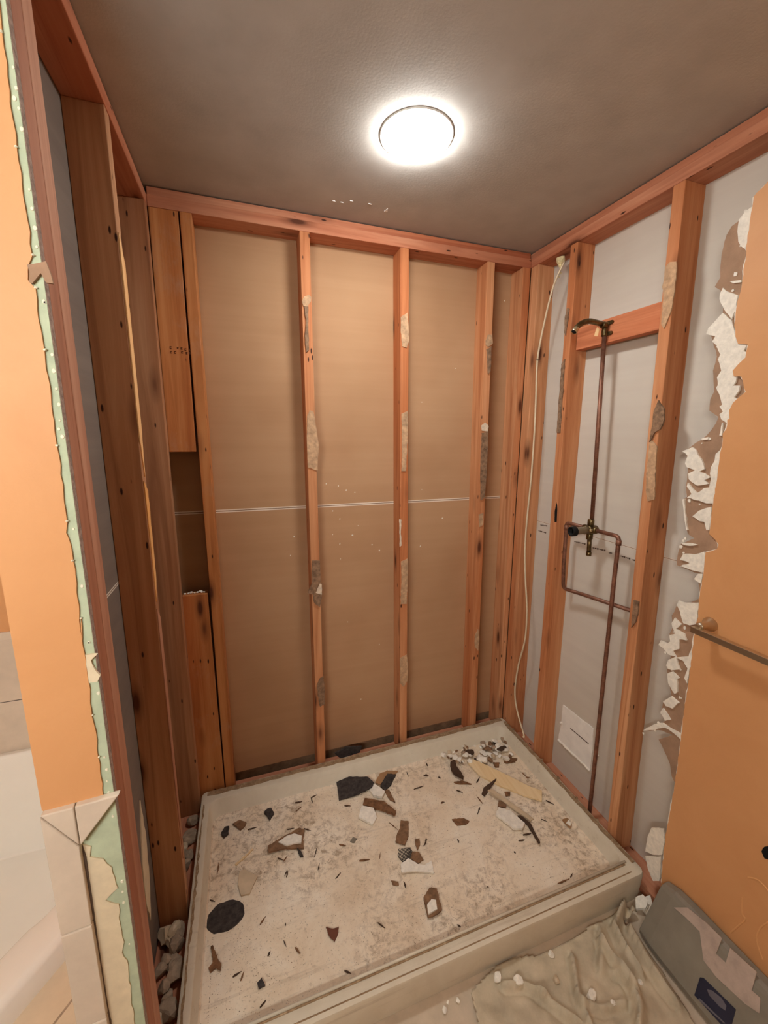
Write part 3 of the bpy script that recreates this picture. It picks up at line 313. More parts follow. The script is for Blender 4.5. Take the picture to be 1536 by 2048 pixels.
def cut(pts):
    """triangles filling an outline, sound even where the torn outline crosses itself"""
    r = delaunay_2d_cdt([Vector(p) for p in pts], [], [list(range(len(pts)))], 1, 1e-6)
    return [tuple(v) for v in r[0]], [tuple(f) for f in r[2]]
def poly(name, pts, place, d0, d1, mat, parent=None, org=None, jag=0, bevel=0):
    """a sheet cut to an outline: place(a,b,d) -> world point, between depths d0 and d1"""
    if jag:
        q = []
        for i, p in enumerate(pts):
            r = pts[(i+1) % len(pts)]; L = math.dist(p, r); n = max(1, int(L/jag)) if L < .35 else 1
            for k in range(n):
                u = k/n; j = jag*.13 if k else 0
                q.append((p[0]*(1-u)+r[0]*u+random.uniform(-j,j), p[1]*(1-u)+r[1]*u+random.uniform(-j,j)))
        pts = q
    P2, tri = cut(pts); n = len(P2)
    V = [place(a,b,d0) for a,b in P2] + [place(a,b,d1) for a,b in P2]
    Fc = [tuple(t) for t in tri] + [tuple(i+n for i in reversed(t)) for t in tri]
    cnt = {}
    for t in tri:
        for i in range(3):
            e = (t[i], t[(i+1)%3]); cnt[tuple(sorted(e))] = None if tuple(sorted(e)) in cnt else e
    Fc += [(e[0], e[1], e[1]+n, e[0]+n) for e in cnt.values() if e]
    n = len(pts)
    if parent is None and org is None:
        org = place(sum(p[0] for p in pts)/n, sum(p[1] for p in pts)/n, d0)
    return mk(name, V, Fc, mat, parent, org, bevel=bevel)
PX = lambda a,b,d: (d,a,b)      # outline in (y,z), depth along x
PY = lambda a,b,d: (a,d,b)      # outline in (x,z), depth along y
PZ_ = lambda a,b,d: (a,b,d)     # outline in (x,y), depth along z
def smoothpath(p, n=6):
    if len(p) < 3: return [Vector(q) for q in p]
    P = [Vector(q) for q in p]; out = []
    for i in range(len(P)-1):
        a = P[max(i-1,0)]; b = P[i]; c = P[i+1]; d = P[min(i+2,len(P)-1)]
        for k in range(n):
            t = k/n; out.append(.5*((2*b)+(c-a)*t+(2*a-5*b+4*c-d)*t*t+(3*b-a-3*c+d)*t**3))
    return out+[P[-1]]
def tubev(path, r, seg=12, cap=True):
    V = []; Fc = []; path = [Vector(p) for p in path]; rr = r if isinstance(r, (list,tuple)) else [r]*len(path)
    up = None
    for i, p in enumerate(path):
        t = (path[min(i+1,len(path)-1)]-path[max(i-1,0)]).normalized()
        if up is None:
            up = Vector((0,0,1)) if abs(t.z) < .8 else Vector((0,1,0))
        u = (up - t*up.dot(t)).normalized(); v = t.cross(u); up = u
        for k in range(seg):
            a = 2*math.pi*k/seg; V.append(p+(u*math.cos(a)+v*math.sin(a))*rr[i])
    for i in range(len(path)-1):
        for k in range(seg):
            Fc.append((i*seg+k, i*seg+(k+1)%seg, (i+1)*seg+(k+1)%seg, (i+1)*seg+k))
    if cap:
        Fc.append(tuple(range(seg))[::-1]); Fc.append(tuple(range((len(path)-1)*seg, len(path)*seg)))
    return V, Fc
def tube(name, path, r, mat, parent=None, seg=14, cap=True, org=None):
    V, Fc = tubev(path, r, seg, cap)
    return mk(name, V, Fc, mat, parent, org if (org or parent) else tuple(Vector(path[0])), smooth=True)
def arc(a, c, b, n=6):   # rounded corner path a -> c -> b
    a, c, b = Vector(a), Vector(c), Vector(b)
    return [a*(1-t)**2+c*2*t*(1-t)+b*t*t for t in [k/n for k in range(n+1)]]
def lathe(name, prof, base, axis, mat, parent=None, seg=40, org=None, smooth=True):
    ax = Vector(axis).normalized(); u = ax.orthogonal().normalized(); v = ax.cross(u); B0 = Vector(base)
    V = []; Fc = []
    for r, h in prof:
        for k in range(seg):
            a = 2*math.pi*k/seg; V.append(B0+ax*h+(u*math.cos(a)+v*math.sin(a))*max(r,1e-5))
    for i in range(len(prof)-1):
        for k in range(seg): Fc.append((i*seg+k, i*seg+(k+1)%seg, (i+1)*seg+(k+1)%seg, (i+1)*seg+k))
    Fc.append(tuple(range(seg))[::-1]); Fc.append(tuple(range((len(prof)-1)*seg, len(prof)*seg)))
    return mk(name, V, Fc, mat, parent, org if (org or parent) else base, smooth=smooth)
def chunkv(c, s, flat=.6, sub=2, seed=0):
    rnd = random.Random(seed); bm = bmesh.new(); bmesh.ops.create_icosphere(bm, subdivisions=sub, radius=1)
    planes = [(Vector((rnd.gauss(0,1),rnd.gauss(0,1),rnd.gauss(0,1))).normalized(), rnd.uniform(.45,.85)) for _ in range(9)]
    sx, sy = rnd.uniform(.7,1.2), rnd.uniform(.7,1.2); a = rnd.uniform(0,6.28)
    V = []
    for v in bm.verts:
        q = v.co.copy()
        for n, d in planes:
            k = q.dot(n)
            if k > d: q -= n*(k-d)
        q *= 1+rnd.uniform(-.06,.06)
        q = Vector((q.x*sx, q.y*sy, q.z*flat)); q = Vector((q.x*math.cos(a)-q.y*math.sin(a), q.x*math.sin(a)+q.y*math.cos(a), q.z))
        V.append(q*s)
    zm = min(q.z for q in V); V = [(q.x+c[0], q.y+c[1], q.z-zm+c[2]) for q in V]
    bm.verts.index_update(); Fc = [tuple(v.index for v in f.verts) for f in bm.faces]; bm.free(); return V, Fc
def chunk(name, c, s, mat, flat=.6, parent=None, seed=0, sub=2):
    V, Fc = chunkv(c, s, flat, sub, seed)
    return mk(name, V, Fc, mat, parent, c if parent is None else None)

# ------------------------------------------------------------------ the room
ZC = 2.437; ZF = -.03
def structure(o, label=None, cat=None): return tag(o, label, cat, None, 'structure')
structure(box('floor', -3.2, .102, -2.414, .102, ZF-.02, ZF, 'tile_floor', org=(0,0,ZF)), 'dusty beige floor under the shower pan and drop cloth', 'floor')
ceil = structure(box('ceiling', -3.2, .102, -2.414, .102, ZC, ZC+.014, 'ceiling', org=(0,0,ZC)), 'off white painted ceiling with the round light', 'ceiling')
structure(box('wall_back', -1.639, .089, .089, .102, .052, ZC, 'kraft_board', org=(0,0,0)), 'brown paper backed drywall behind the rear studs with a white seam', 'wall')
for i, (sx, sz) in enumerate(SPECKS):
    s_ = .0016+.0022*random.random()
    poly('plaster_speck', [(sx-s_,sz-s_*.6),(sx+s_*.4,sz-s_),(sx+s_,sz+s_*.5),(sx-s_*.3,sz+s_)], PY, .0872, .089, 'gypsum', bpy.data.objects['wall_back'])
structure(box('wall_outer_rear', -3.2, .102, .115, .125, ZF, ZC, 'subfloor', org=(-1,.12,0)), 'dark sheathing glimpsed below the brown drywall', 'wall')
structure(box('wall_right_rear', .089, .102, -2.414, .089, ZF, ZC, 'grey_board', org=(0,0,0)), 'grey paper backed drywall behind the pipes and right hand studs', 'wall')
rear = bpy.data.objects['wall_right_rear']
poly('patch_panel', PATCH, PX, .085, .089, 'patch', rear, jag=.03)
pp = bpy.data.objects['patch_panel']
V, Fc = tubev([(.0845, PATCH[3][0]+(PATCH[2][0]-PATCH[3][0])*k/12, PATCH[3][1]+(PATCH[2][1]-PATCH[3][1])*k/12+random.uniform(-.002,.002)) for k in range(13)], [.004+.003*random.random() for k in range(13)], 8); mk('curled_edge', V, Fc, 'gypsum', pp)
(a0,b0),(a1,b1) = PATCH_SLOT
poly('slot', [(a0,b0-.002),(a1,b1-.002),(a1,b1+.002),(a0,b0+.002)], PX, .0842, .085, 'ink', pp)
for k,(my,mz) in enumerate(MARKS[:2]): chunk('plaster_lump', (.0845,my,mz-.008), .009, 'gypsum', .9, pp, seed=40+k, sub=1)
for i in range(0, len(PRINT)-1, 2):
    (ya,za),(yb,zb) = PRINT[i], PRINT[i+1]; n = 6 if abs(yb-ya) > .02 else 4
    for k in range(n):
        u0 = (k+.15)/n; u1 = (k+.85)/n; y0 = ya+(yb-ya)*u0; y1 = ya+(yb-ya)*u1; zz = za+(zb-za)*(k+.5)/n; h = .0022+.0008*(k%3)
        poly('printed_mark', [(y0,zz-h),(y1,zz-h*.8),(y1-.0006,zz+h),(y0+.0008,zz+h*.7)], PX, .0886, .089, 'ink', rear)
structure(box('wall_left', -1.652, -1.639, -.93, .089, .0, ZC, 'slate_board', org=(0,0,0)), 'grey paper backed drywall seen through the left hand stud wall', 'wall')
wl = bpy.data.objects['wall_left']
box('painted_face', -1.654, -1.652, -.93, -.002, .44, ZC, 'orange', wl)
poly('torn_paper', [(-.53,.45),(-.50,.55),(-.49,.40),(-.51,.25),(-.54,.16),(-.56,.25),(-.55,.38)], PX, -1.639, -1.636, 'cream_plaster', wl, jag=.03)
# end of the dividing wall: gypsum sheet, green paper, orange paint
we = structure(box('wall_end', -1.652, -1.5495, -.9425, -.9302, ZF, ZC, 'gyp_edge', org=(-1.6,-.936,0)), 'narrow end of the dividing wall, orange paint with a bare green strip', 'wall')
box('green_paper', -1.652, -1.5502, -.9432, -.9425, ZF, ZC, 'green', we)
edge = [(x, z) for x, z in CAP_EDGE]; edge[0] = (edge[0][0], ZC)
poly('orange_paint', edge+[(-1.6575, edge[-1][1]-.0), (-1.6575, ZC)], PY, -.9462, -.9432, 'orange', we, jag=.012)
box('corner_return', -1.6575, -1.652, -.9432, -.915, .96, ZC, 'orange', we)
V = []; Fc = []
for i, (x, z) in enumerate(CAP_DOTS):
    r = .0016+.0016*((i*7)%5)/5; n = 8; b = len(V)
    for d, k_ in ((-.9432, 1), (-.9442, .8)):
        V += [(x+r*k_*math.cos(2*math.pi*k/n), d, z+r*1.3*k_*math.sin(2*math.pi*k/n)) for k in range(n)]
    Fc.append(tuple(b+n+k for k in range(n))); Fc += [(b+k, b+(k+1)%n, b+n+(k+1)%n, b+n+k) for k in range(n)]
mk('compound_dots', V, Fc, 'mud', we)
poly('thinset_layer', CAP_PLASTER[0], PY, -.9455, -.9432, 'cream_plaster', we, jag=.012)
poly('plaster_flake', CAP_PLASTER[1], PY, -.9475, -.9432, 'cream_plaster', we, jag=.008)
poly('paper_flap', CAP_SCRAP[0], PY, -.9480, -.9432, 'torn_paper', we, jag=.01)
V, Fc = tubev([(x, -.945, z) for x, z in CAP_RIDGE]+[(CAP_RIDGE[-1][0], -.945, 0.0)], .0032, 8); mk('thinset_ridge', V, Fc, 'dark_thinset', we)
# broken paint crumbs along the torn edge
for i in range(1, len(edge)-1, 3):
    chunk('paint_crumb', (edge[i][0]+random.uniform(-.001,.002), -.946, edge[i][1]), .0028, 'mud', .8, we, seed=i, sub=1)
# right hand drywall: orange paint over gypsum over brown paper, torn at the edge
oe = [(y, z) for y, z in ORANGE_EDGE]
top = [(-.945, ZC), (-.94, 2.25)]
bot = [(oe[-1][0], ZF)]
wr = structure(poly('wall_right', top+oe+bot+[(-2.414, ZF), (-2.414, ZC)], PX, -.013, -.0095, 'orange', None, (0,-1.5,0), jag=.012), 'orange painted drywall on the right, torn off along its rear edge', 'wall')
inner = [(y+.003+.0025*math.sin(i*2.3), z) for i, (y, z) in enumerate(oe)]
poly('gypsum_core', [(-.945, ZC), (-.937, 2.25)]+inner+[(inner[-1][0], ZF), (-2.414, ZF), (-2.414, ZC)], PX, -.0095, -.003, 'gypsum', wr, jag=.012)
poly('brown_paper', [(-.95, ZC), (-.945, 2.26)]+[(y,z) for y,z in PAPER_EDGE]+[(PAPER_EDGE[-1][0]-.03, PAPER_EDGE[-1][1]-.03), (-1.0, .05), (-1.0, ZC)], PX, -.003, -.0015, 'torn_paper', wr, jag=.014)
for g in GYPSUM: poly('torn_gypsum', g, PX, -.0085, -.003, 'gypsum', wr, jag=.011)
rg = random.Random(9)
for k in range(46):
    g = rg.choice(GYPSUM); y, z = rg.choice(g); y += rg.uniform(-.012,.004); z += rg.uniform(-.02,.02); r = rg.uniform(.002,.006)
    if z < .2: continue
    poly('torn_gypsum', [(y+r*rg.uniform(.6,1.2)*math.cos(t_), z+r*rg.uniform(.6,1.3)*math.sin(t_)) for t_ in (0,1,2.1,3.1,4.2,5.2)], PX, -.006, -.003, 'gypsum', wr)
for k, sc in enumerate(SCAR):
    V, Fc = tubev(smoothpath([(-.0130, y, z) for y, z in sc], 5), .0020, 8); mk('peeling_edge', V, Fc, 'orange_pale', wr)
poly('dark_hole', SCAR_HOLE, PX, -.0142, -.013, 'black', wr, jag=.01)
# tub alcove and the rest of the bathroom
structure(box('wall_tub_rear', -3.2, -1.652, 0, .013, ZF, ZC, 'orange', org=(-2.4,0,0)), 'orange painted wall behind the white tub', 'wall')
wt = structure(box('trim_1', -3.2, -1.6545, -.010, 0, .40, .925, 'tile', org=(-2.4,0,.4)), 'beige tile band on the wall above the white tub', 'tile band')
box('bullnose_cap', -3.2, -1.6545, -.0125, -.0005, .895, .926, 'tile', wt, bevel=.004)
for z_ in (.66,): box('grout_line', -3.2, -1.6545, -.0106, -.009, z_-.0015, z_+.0015, 'dark_thinset', wt)
structure(box('wall_outer_left', -3.214, -3.2, -2.414, .102, ZF, ZC, 'cream', org=(-3.2,-1.5,0)), 'cream wall on the far side of the bathroom', 'wall')
structure(box('wall_front', -3.214, -.013, -2.414, -2.40, ZF, ZC, 'cream', org=(-1.5,-2.4,0)), 'cream wall behind the camera', 'wall')

# ------------------------------------------------------------------ framing
ZP = 2.369
def tagt(o, label, cat='stud', group=None): return tag(o, label, cat, group)
def plate(nm, x0,x1,y0,y1,z0,z1,mat,label): return tagt(box(nm, x0,x1,y0,y1,z0,z1,mat,bevel=.002), label, 'top plate' if z0 > 1 else 'sole plate')
plate('top_plate', -1.55, .0, 0, .089, ZP, 2.4065, 'wood_x', 'lower wooden top plate resting on the rear wall studs')
plate('top_plate', -1.55, .0, .008, .089, 2.408, ZC-.004, 'wood_x', 'upper wooden top plate along the rear wall under the ceiling')
plate('top_plate', 0.0005, .089, -2.414, .089, ZP, 2.4065, 'wood_y', 'lower wooden top plate above the pipe wall studs')
plate('top_plate', .008, .089, -2.414, .089, 2.408, ZC-.004, 'wood_y', 'upper wooden top plate above the pipe wall, against the ceiling')
plate('top_plate', -1.6385, -1.5505, -.93, .089, ZP, 2.4065, 'wood_y', 'lower wooden top plate over the dividing wall beside the tub')
plate('top_plate', -1.6385, -1.5585, -.93, .089, 2.408, ZC-.004, 'wood_y', 'upper wooden top plate over the dividing wall, touching the ceiling')
plate('sole_plate', -1.55, .0, .0, .089, ZF, .008, 'wood_x', 'wooden sole plate on the floor under the rear studs')
plate('sole_plate', .0005, .089, -2.414, .089, ZF, .008, 'wood_y', 'wooden sole plate on the floor under the pipe wall studs')
plate('sole_plate', -1.6385, -1.5505, -.93, .089, ZF, .008, 'wood_y', 'wooden sole plate on the floor under the dividing wall')
def stud_back(xb, xt, label, mat='wood_z', w=.038):
    return tagt(plank('wall_stud', (xb-w/2, xb+w/2, 0, .089), (xt-w/2, xt+w/2, 0, .089), .008, ZP, mat), label)
def smear(o, L, place, d, out):
    for k, pts in L:
        poly('adhesive_smear', pts, place, d, d+out*(1.6 if k == 1 else 1), 'glue%d' % k, o, jag=.011)
s0 = stud_back(-1.4285, -1.434, 'narrow rear wall stud beside the wide blocking boards', 'wood_block')
sA = stud_back(-1.0165, -1.027, 'rear wall stud left of center with tan and white glue smears'); smear(sA, GLUE_A, PY, 0, -.0035)
sB = stud_back(-.5950, -.6205, 'middle rear wall stud with long tan glue smears'); smear(sB, GLUE_B, PY, 0, -.0035)
sC = stud_back(-.1890, -.2105, 'rear wall stud with a white blob above a long grey glue smear'); smear(sC, GLUE_C, PY, 0, -.0035)
sD = tagt(plank('wall_stud', (-.0290, -.0015, 0, .0885), (-.0430, -.0015, 0, .0885), .008, ZP, 'wood_z'), 'rear wall stud against the corner, bare of glue')
def stud_side(yb, yt, label, mat='wood_z', w=.038, x0=.0005):
    return tagt(plank('wall_stud', (x0, .089, yb-w/2, yb+w/2), (x0, .089, yt-w/2, yt+w/2), .008, ZP, mat), label)
sE = tagt(plank('wall_stud', (.0005, .089, -.066, -.0005), (.0005, .089, -.050, -.0005), .008, ZP, 'wood_z'), 'corner stud of the pipe wall with the white cable running down it')
s1 = stud_side(-.2775, -.259, 'pipe wall stud beside the shower valve'); smear(s1, GLUE_S1, PX, .0005, -.0025)
s2 = stud_side(-.7240, -.678, 'pipe wall stud next to the torn orange drywall, with broad grey glue smears'); smear(s2, GLUE_S2, PX, .0005, -.004)
poly('burn_mark', [(-.290,1.245),(-.277,1.24),(-.272,1.29),(-.280,1.33),(-.287,1.30)], PX, .0003, .0005, 'black', s1, jag=.012)
L1 = tagt(plank('wall_stud', (-1.6385, -1.5505, -.039, -.001), (-1.6385, -1.5505, -.042, -.004), .008, ZP, 'wood_brown'), 'dividing wall stud in the corner next to the blocking boards')
L2 = tagt(plank('wall_stud', (-1.6385, -1.5525, -.456, -.418), (-1.6385, -1.5525, -.450, -.412), .008, ZP, 'wood_brown'), 'dividing wall stud with a long pale splintered edge')
poly('splintered_edge', [(-.450,2.10),(-.415,2.04),(-.420,1.62),(-.436,1.50),(-.452,1.60)], PX, -1.5525, -1.5495, 'wood_split', L2, jag=.02)
poly('splintered_edge', [(-.452,1.49),(-.418,1.46),(-.424,1.22),(-.449,1.14)], PX, -1.5525, -1.5500, 'wood_split', L2, jag=.02)
poly('splintered_edge', [(-.452,1.12),(-.420,1.08),(-.428,.55),(-.450,.25),(-.456,.60)], PX, -1.5525, -1.5505, 'wood_pinkish', L2, jag=.02)
tagt(plank('wall_stud', (-1.6385, -1.5495, -.9300, -.8905), (-1.6385, -1.5495, -.9300, -.8905), .008, ZP, 'wood_pinkish'), 'pinkish end stud of the dividing wall, directly behind the green strip')
tagt(plank('wall_stud', (-1.6385, -1.5495, -.8900, -.8500), (-1.6385, -1.5495, -.8900, -.8500), .008, ZP, 'wood_pinkish'), 'pinkish stud doubled up against the end stud of the dividing wall')
bu = tagt(plank('blocking_board', (-1.553, -1.4595, .002, .040), (-1.549, -1.4575, .002, .040), 1.551, ZP, 'wood_block'), 'wide blocking board with a stamp, hanging above the dark niche', 'blocking board')
bl = tagt(plank('blocking_board', (-1.556, -1.4520, .002, .040), (-1.5535, -1.4595, .002, .040), .008, .983, 'wood_block'), 'wide blocking board with plaster dust on top, below the dark niche', 'blocking board')
(q0,q1,q2,q3) = STAMPS['block']
for r_ in range(2):
    for k in range(6):
        if (k+r_) % 5 == 2: continue
        x = q0[0]+.010+.0125*k+random.uniform(-.002,.002); z = q3[1]+.006+.013*r_+random.uniform(-.002,.002); h = random.uniform(.0032,.0055)
        poly('stamp_mark', [(x,z-h),(x+.006,z-h*.9),(x+.006,z-h*.3),(x+.0025,z-h*.2),(x+.0025,z+h*.3),(x+.0065,z+h*.4),(x+.0065,z+h),(x,z+h)], PY, .0014, .002, 'wood_ink', bu)
for k in range(7): chunk('dust_lump', (-1.545+.012*k, .02, .983), .006+.003*(k%3), 'gypsum', .5, bl, seed=70+k, sub=1)
by = [BLOCK[0][1]-.003, 2.047]
shb = tagt(box('blocking_board', .030, .068, -.6615, -.2835, 1.963, 2.050, 'wood_redblock', bevel=.002), 'reddish blocking board between pipe wall studs, holding the shower arm', 'blocking board')
poly('bare_patch', [(-.398,2.02),(-.385,2.03),(-.375,2.0),(-.392,1.995)], PX, .0285, .030, 'wood_split', shb, jag=.01)

# ------------------------------------------------------------------ ceiling light
def dome(org, label, glow):
    t = empty('ceiling_light', org, label, 'light')
    lathe('trim_ring', [(.103,0),(.1032,.002),(.101,.0035),(.0985,.0035),(.0980,.002),(.0980,0)], org, (0,0,-1), 'white_trim', t, 64)
    lathe('glass_dome', [(.0978,.001),(.0972,.005),(.090,.013),(.076,.021),(.055,.027),(.030,.030),(.005,.031)], org, (0,0,-1), glow, t, 64)
    return t
dome((-.785, -.497, ZC), 'round white dome light glowing on the shower ceiling', 'glow')
vn = empty('added_light_bar', (-2.15, -2.40, 1.90), 'long added light bar, unseen, on the wall behind the camera', 'light')  # added out of view to light the wall end; the fixture is invented
box('housing', -2.62, -1.68, -2.40, -2.35, 1.89, 2.03, 'white_trim', vn, bevel=.006)
box('diffuser', -2.60, -1.70, -2.35, -2.33, 1.90, 2.02, 'glow_added', vn, bevel=.004)
for i, (x, y) in enumerate(FLAKES):
    s_ = .006 if i < 4 else .008
    pts = [(x-s_, y-s_*.2), (x-s_*.2, y+s_*.3), (x+s_, y+s_*.2), (x+s_*.3, y-s_*.35)] if i < 4 else [(x-.006, y+.010), (x+.007, y+.009), (x+.001, y-.012)]
    poly('paint_flake', pts, PZ_, ZC-.002, ZC, 'white_trim', ceil)

# ------------------------------------------------------------------ plumbing
xp = .018
pl = empty('shower_plumbing', (xp, -.458, 1.24), 'tarnished copper shower pipes with valve, shower arm and tub spout stub', 'plumbing')
(ry0, rz0), (ry1, rz1) = RISER
tube('riser_pipe', [(xp, ry0-.002, 2.005), (xp, ry1, rz1)], .0079, 'copper', pl)
# drop ear elbow and arm
eb = lathe('elbow_fitting', [(.0105,0),(.0115,.004),(.0115,.018),(.0105,.022),(.0105,.045)], (xp, ry0-.002, 1.985), (0,0,1), 'brass', pl, 20)
lathe('elbow_socket', [(.0105,0),(.0125,.006),(.0125,.022),(.011,.026)], (.026, ry0-.003, 2.024), (-1,0,0), 'brass', eb, 20)
for dy, dz in ((-.020, 2.032), (-.020, 1.994)):
    poly('mounting_ear', [(ry0-.004, dz-.007), (ry0-.026, dz-.006), (ry0-.030, dz), (ry0-.026, dz+.006), (ry0-.004, dz+.007)], PX, .024, .030, 'brass', eb)
ap = [(.010, ry0-.003, 2.026), (-.030, ry0-.003, 2.030)] + arc((-.055, ry0-.003, 2.032), (-.090, ry0-.003, 2.030), (-.112, ry0-.003, 2.008)) + [(-.124, ry0-.003, 1.992)]
arm = tube('shower_arm', ap, .0098, 'brass', pl, 18)
d = Vector((-.6, 0, -.8))
a_end = Vector((-.124, ry0-.003, 1.992))
lathe('threaded_end', [(.0088,-.014),(.0112,-.012),(.0098,-.009),(.0112,-.006),(.0098,-.003),(.0112,0),(.0112,.004),(.0085,.004),(.0085,-.002)], tuple(a_end), tuple(d), 'brass_bright', arm, 20)
lathe('open_bore', [(.0086,.0005),(.0086,.0042)], tuple(a_end), tuple(d), 'black', arm, 20)
# valve
vy, vz = VALVE[0]
vb = lathe('valve_body', [(.012,-.030),(.017,-.024),(.019,-.01),(.019,.012),(.017,.018)], (.022, vy, vz), (-1,0,0), 'brass', pl, 24)
lathe('cartridge_sleeve', [(.0145,0),(.0145,.058),(.0165,.060),(.0165,.064)], (.004, vy, vz), (-1,0,0), 'valve_grey', vb, 24)
lathe('sleeve_collar', [(.0165,0),(.0195,.003),(.0195,.022),(.0165,.024),(.0135,.024),(.0135,.004)], (-.056, vy, vz), (-1,0,0), 'black', vb, 24)
lathe('port', [(.0105,0),(.0125,.002),(.0125,.024),(.0105,.026)], (xp, vy, vz+.018), (0,0,1), 'brass', vb, 20)
lathe('port', [(.0105,0),(.0125,.002),(.0125,.022),(.0105,.024)], (xp, vy, vz-.016), (0,0,-1), 'brass', vb, 20)
lathe('port', [(.0105,0),(.013,.002),(.013,.020),(.0105,.022)], (xp, vy-.012, vz+.004), (0,-1,0), 'brass', vb, 20)
lathe('port', [(.0105,0),(.013,.002),(.013,.020),(.0105,.022)], (xp, vy+.012, vz+.004), (0,1,0), 'brass', vb, 20)
lathe('stop_screw', [(.006,0),(.006,.012),(.0035,.014)], (.006, vy-.022, vz+.004), (-1,0,0), 'brass_bright', vb, 12)
tube('spout_stub', [(xp, STUB[0][0], vz-.03), (xp, STUB[1][0], STUB[1][1]+.016)], .0085, 'brass', pl)
lathe('stub_cap', [(.0085,0),(.0102,.001),(.0102,.016),(.0085,.017)], (xp, STUB[1][0], STUB[1][1]+.018), (0,0,-1), 'brass', pl, 18)
hz = vz+.004
cr = [(xp, vy-.02, hz), (xp, -.565, hz)] + arc((xp, -.575, hz), (xp, -.593, hz), (xp, -.594, hz-.018)) + [(xp, -.593, 1.10), (xp, -.600, .13), (xp, -.601, .008)]
tube('supply_pipe', cr, .0079, 'copper', pl)
lathe('pipe_elbow', [(.0082,0),(.0100,.001),(.0100,.020),(.0082,.021)], (xp, -.5945, hz-.034), (0,0,1), 'copper', pl, 18)
cl_ = [(xp, vy+.02, hz), (xp, -.352, hz)] + arc((xp, -.345, hz), (xp, -.330, hz), (xp, -.330, hz-.016)) + [(xp, -.334, 1.05), (xp+.004, -.336, .975)] + arc((xp+.006, -.336, .965), (xp+.012, -.335, .948), (.036, -.345, .946)) + [(.045, -.42, .952), (.045, -.6661, .978)]
tube('supply_pipe', cl_, .0079, 'copper', pl)
lathe('pipe_elbow', [(.0082,0),(.0100,.001),(.0100,.020),(.0082,.021)], (xp, -.3302, hz-.032), (0,0,1), 'copper', pl, 18)

# ------------------------------------------------------------------ cable
cbl = tag(tube('electrical_cable', smoothpath([(-.0065 if k not in (0,) else .012, y, z) for k, (y, z) in enumerate(CABLE)]+[(-.012, -.19, .098)], 5), .0042, 'cable', None, 8), 'white cable hanging down the corner stud from a foam plug', 'cable')
fv, ff = chunkv((.014, -.172, 2.318), .021, 1.1, 2, 5); mk('foam_plug', fv, ff, 'foam', cbl)
for k in range(5): chunk('foam_drip', (.010, -.176-.006*(k%2), 2.312-.010*k), .009-.001*k, 'foam', 1.2, bpy.data.objects['foam_plug'], seed=90+k, sub=1)
yc, zc = CABLE[3]
V, Fc = tubev([(.001, yc-.008, zc), (-.0125, yc-.006, zc), (-.0125, yc+.006, zc), (.001, yc+.008, zc)], .0012, 6); mk('staple', V, Fc, 'ink', cbl)

# ------------------------------------------------------------------ towel bar
tbp = (-.013, -.957, 1.070)
t = empty('towel_bar', tbp, 'square nickel towel bar on the orange drywall', 'towel bar')
def post(y):
    p = lathe('post', [(.0,0),(.021,.0),(.021,.003),(.017,.010),(.0115,.020),(.010,.036),(.010,.048)], (-.0132, y, 1.070), (-1,0,0), 'nickel', t, 28); return p
post(-.957); post(-1.567)
box('bar', -.074, -.056, -1.582, -.9425, 1.0485, 1.0665, 'nickel', t, bevel=.0012)
for y in (-.957, -1.567): box('bracket', -.066, -.056, y-.008, y+.008, 1.062, 1.077, 'nickel', t, bevel=.002)

# ------------------------------------------------------------------ shower pan
def rrect(x0,x1,y0,y1,r,z,n=6):
    out = []
    for cx, cy, a0 in ((x1-r,y1-r,0),(x0+r,y1-r,90),(x0+r,y0+r,180),(x1-r,y0+r,270)):
        for k in range(n+1):
            a = math.radians(a0+90*k/n); out.append((cx+r*math.cos(a), cy+r*math.sin(a), z))
    return out
pan = empty('shower_pan', (-.777, -.445, ZF), 'dusty cream acrylic shower pan full of demolition debris', 'shower pan')
X0, X1, Y0, Y1 = -1.543, -.010, -.880, -.012
loops = [rrect(X0+.004,X1-.004,Y0+.006,Y1-.004,.02,ZF+.001), rrect(X0,X1,Y0,Y1,.022,.072), rrect(X0+.0015,X1-.0015,Y0+.003,Y1-.0015,.022,.080), rrect(X0+.006,X1-.006,Y0+.009,Y1-.006,.022,.083),
 rrect(X0+.030,X1-.036,Y0+.050,Y1-.054,.035,.083), rrect(X0+.034,X1-.040,Y0+.054,Y1-.058,.038,.080), rrect(X0+.044,X1-.052,Y0+.066,Y1-.084,.045,.036), rrect(X0+.052,X1-.062,Y0+.078,Y1-.096,.045,.026), rrect(X0+.075,X1-.09,Y0+.10,Y1-.125,.045,.0235)]
V = [p for L in loops for p in L]; n = len(loops[0]); Fc = []
for i in range(len(loops)-1):
    for k in range(n): Fc.append((i*n+k, i*n+(k+1)%n, (i+1)*n+(k+1)%n, (i+1)*n+k))
c0 = len(V); V.append((-1.433, -.498, .0232))
for k in range(n): Fc.append(((len(loops)-1)*n+k, (len(loops)-1)*n+(k+1)%n, c0))
Fc.append(tuple(range(n))[::-1])
bs = mk('basin', V, Fc, 'pan', pan, smooth=True)
bs.modifiers.new('edges', 'EDGE_SPLIT').split_angle = math.radians(38)
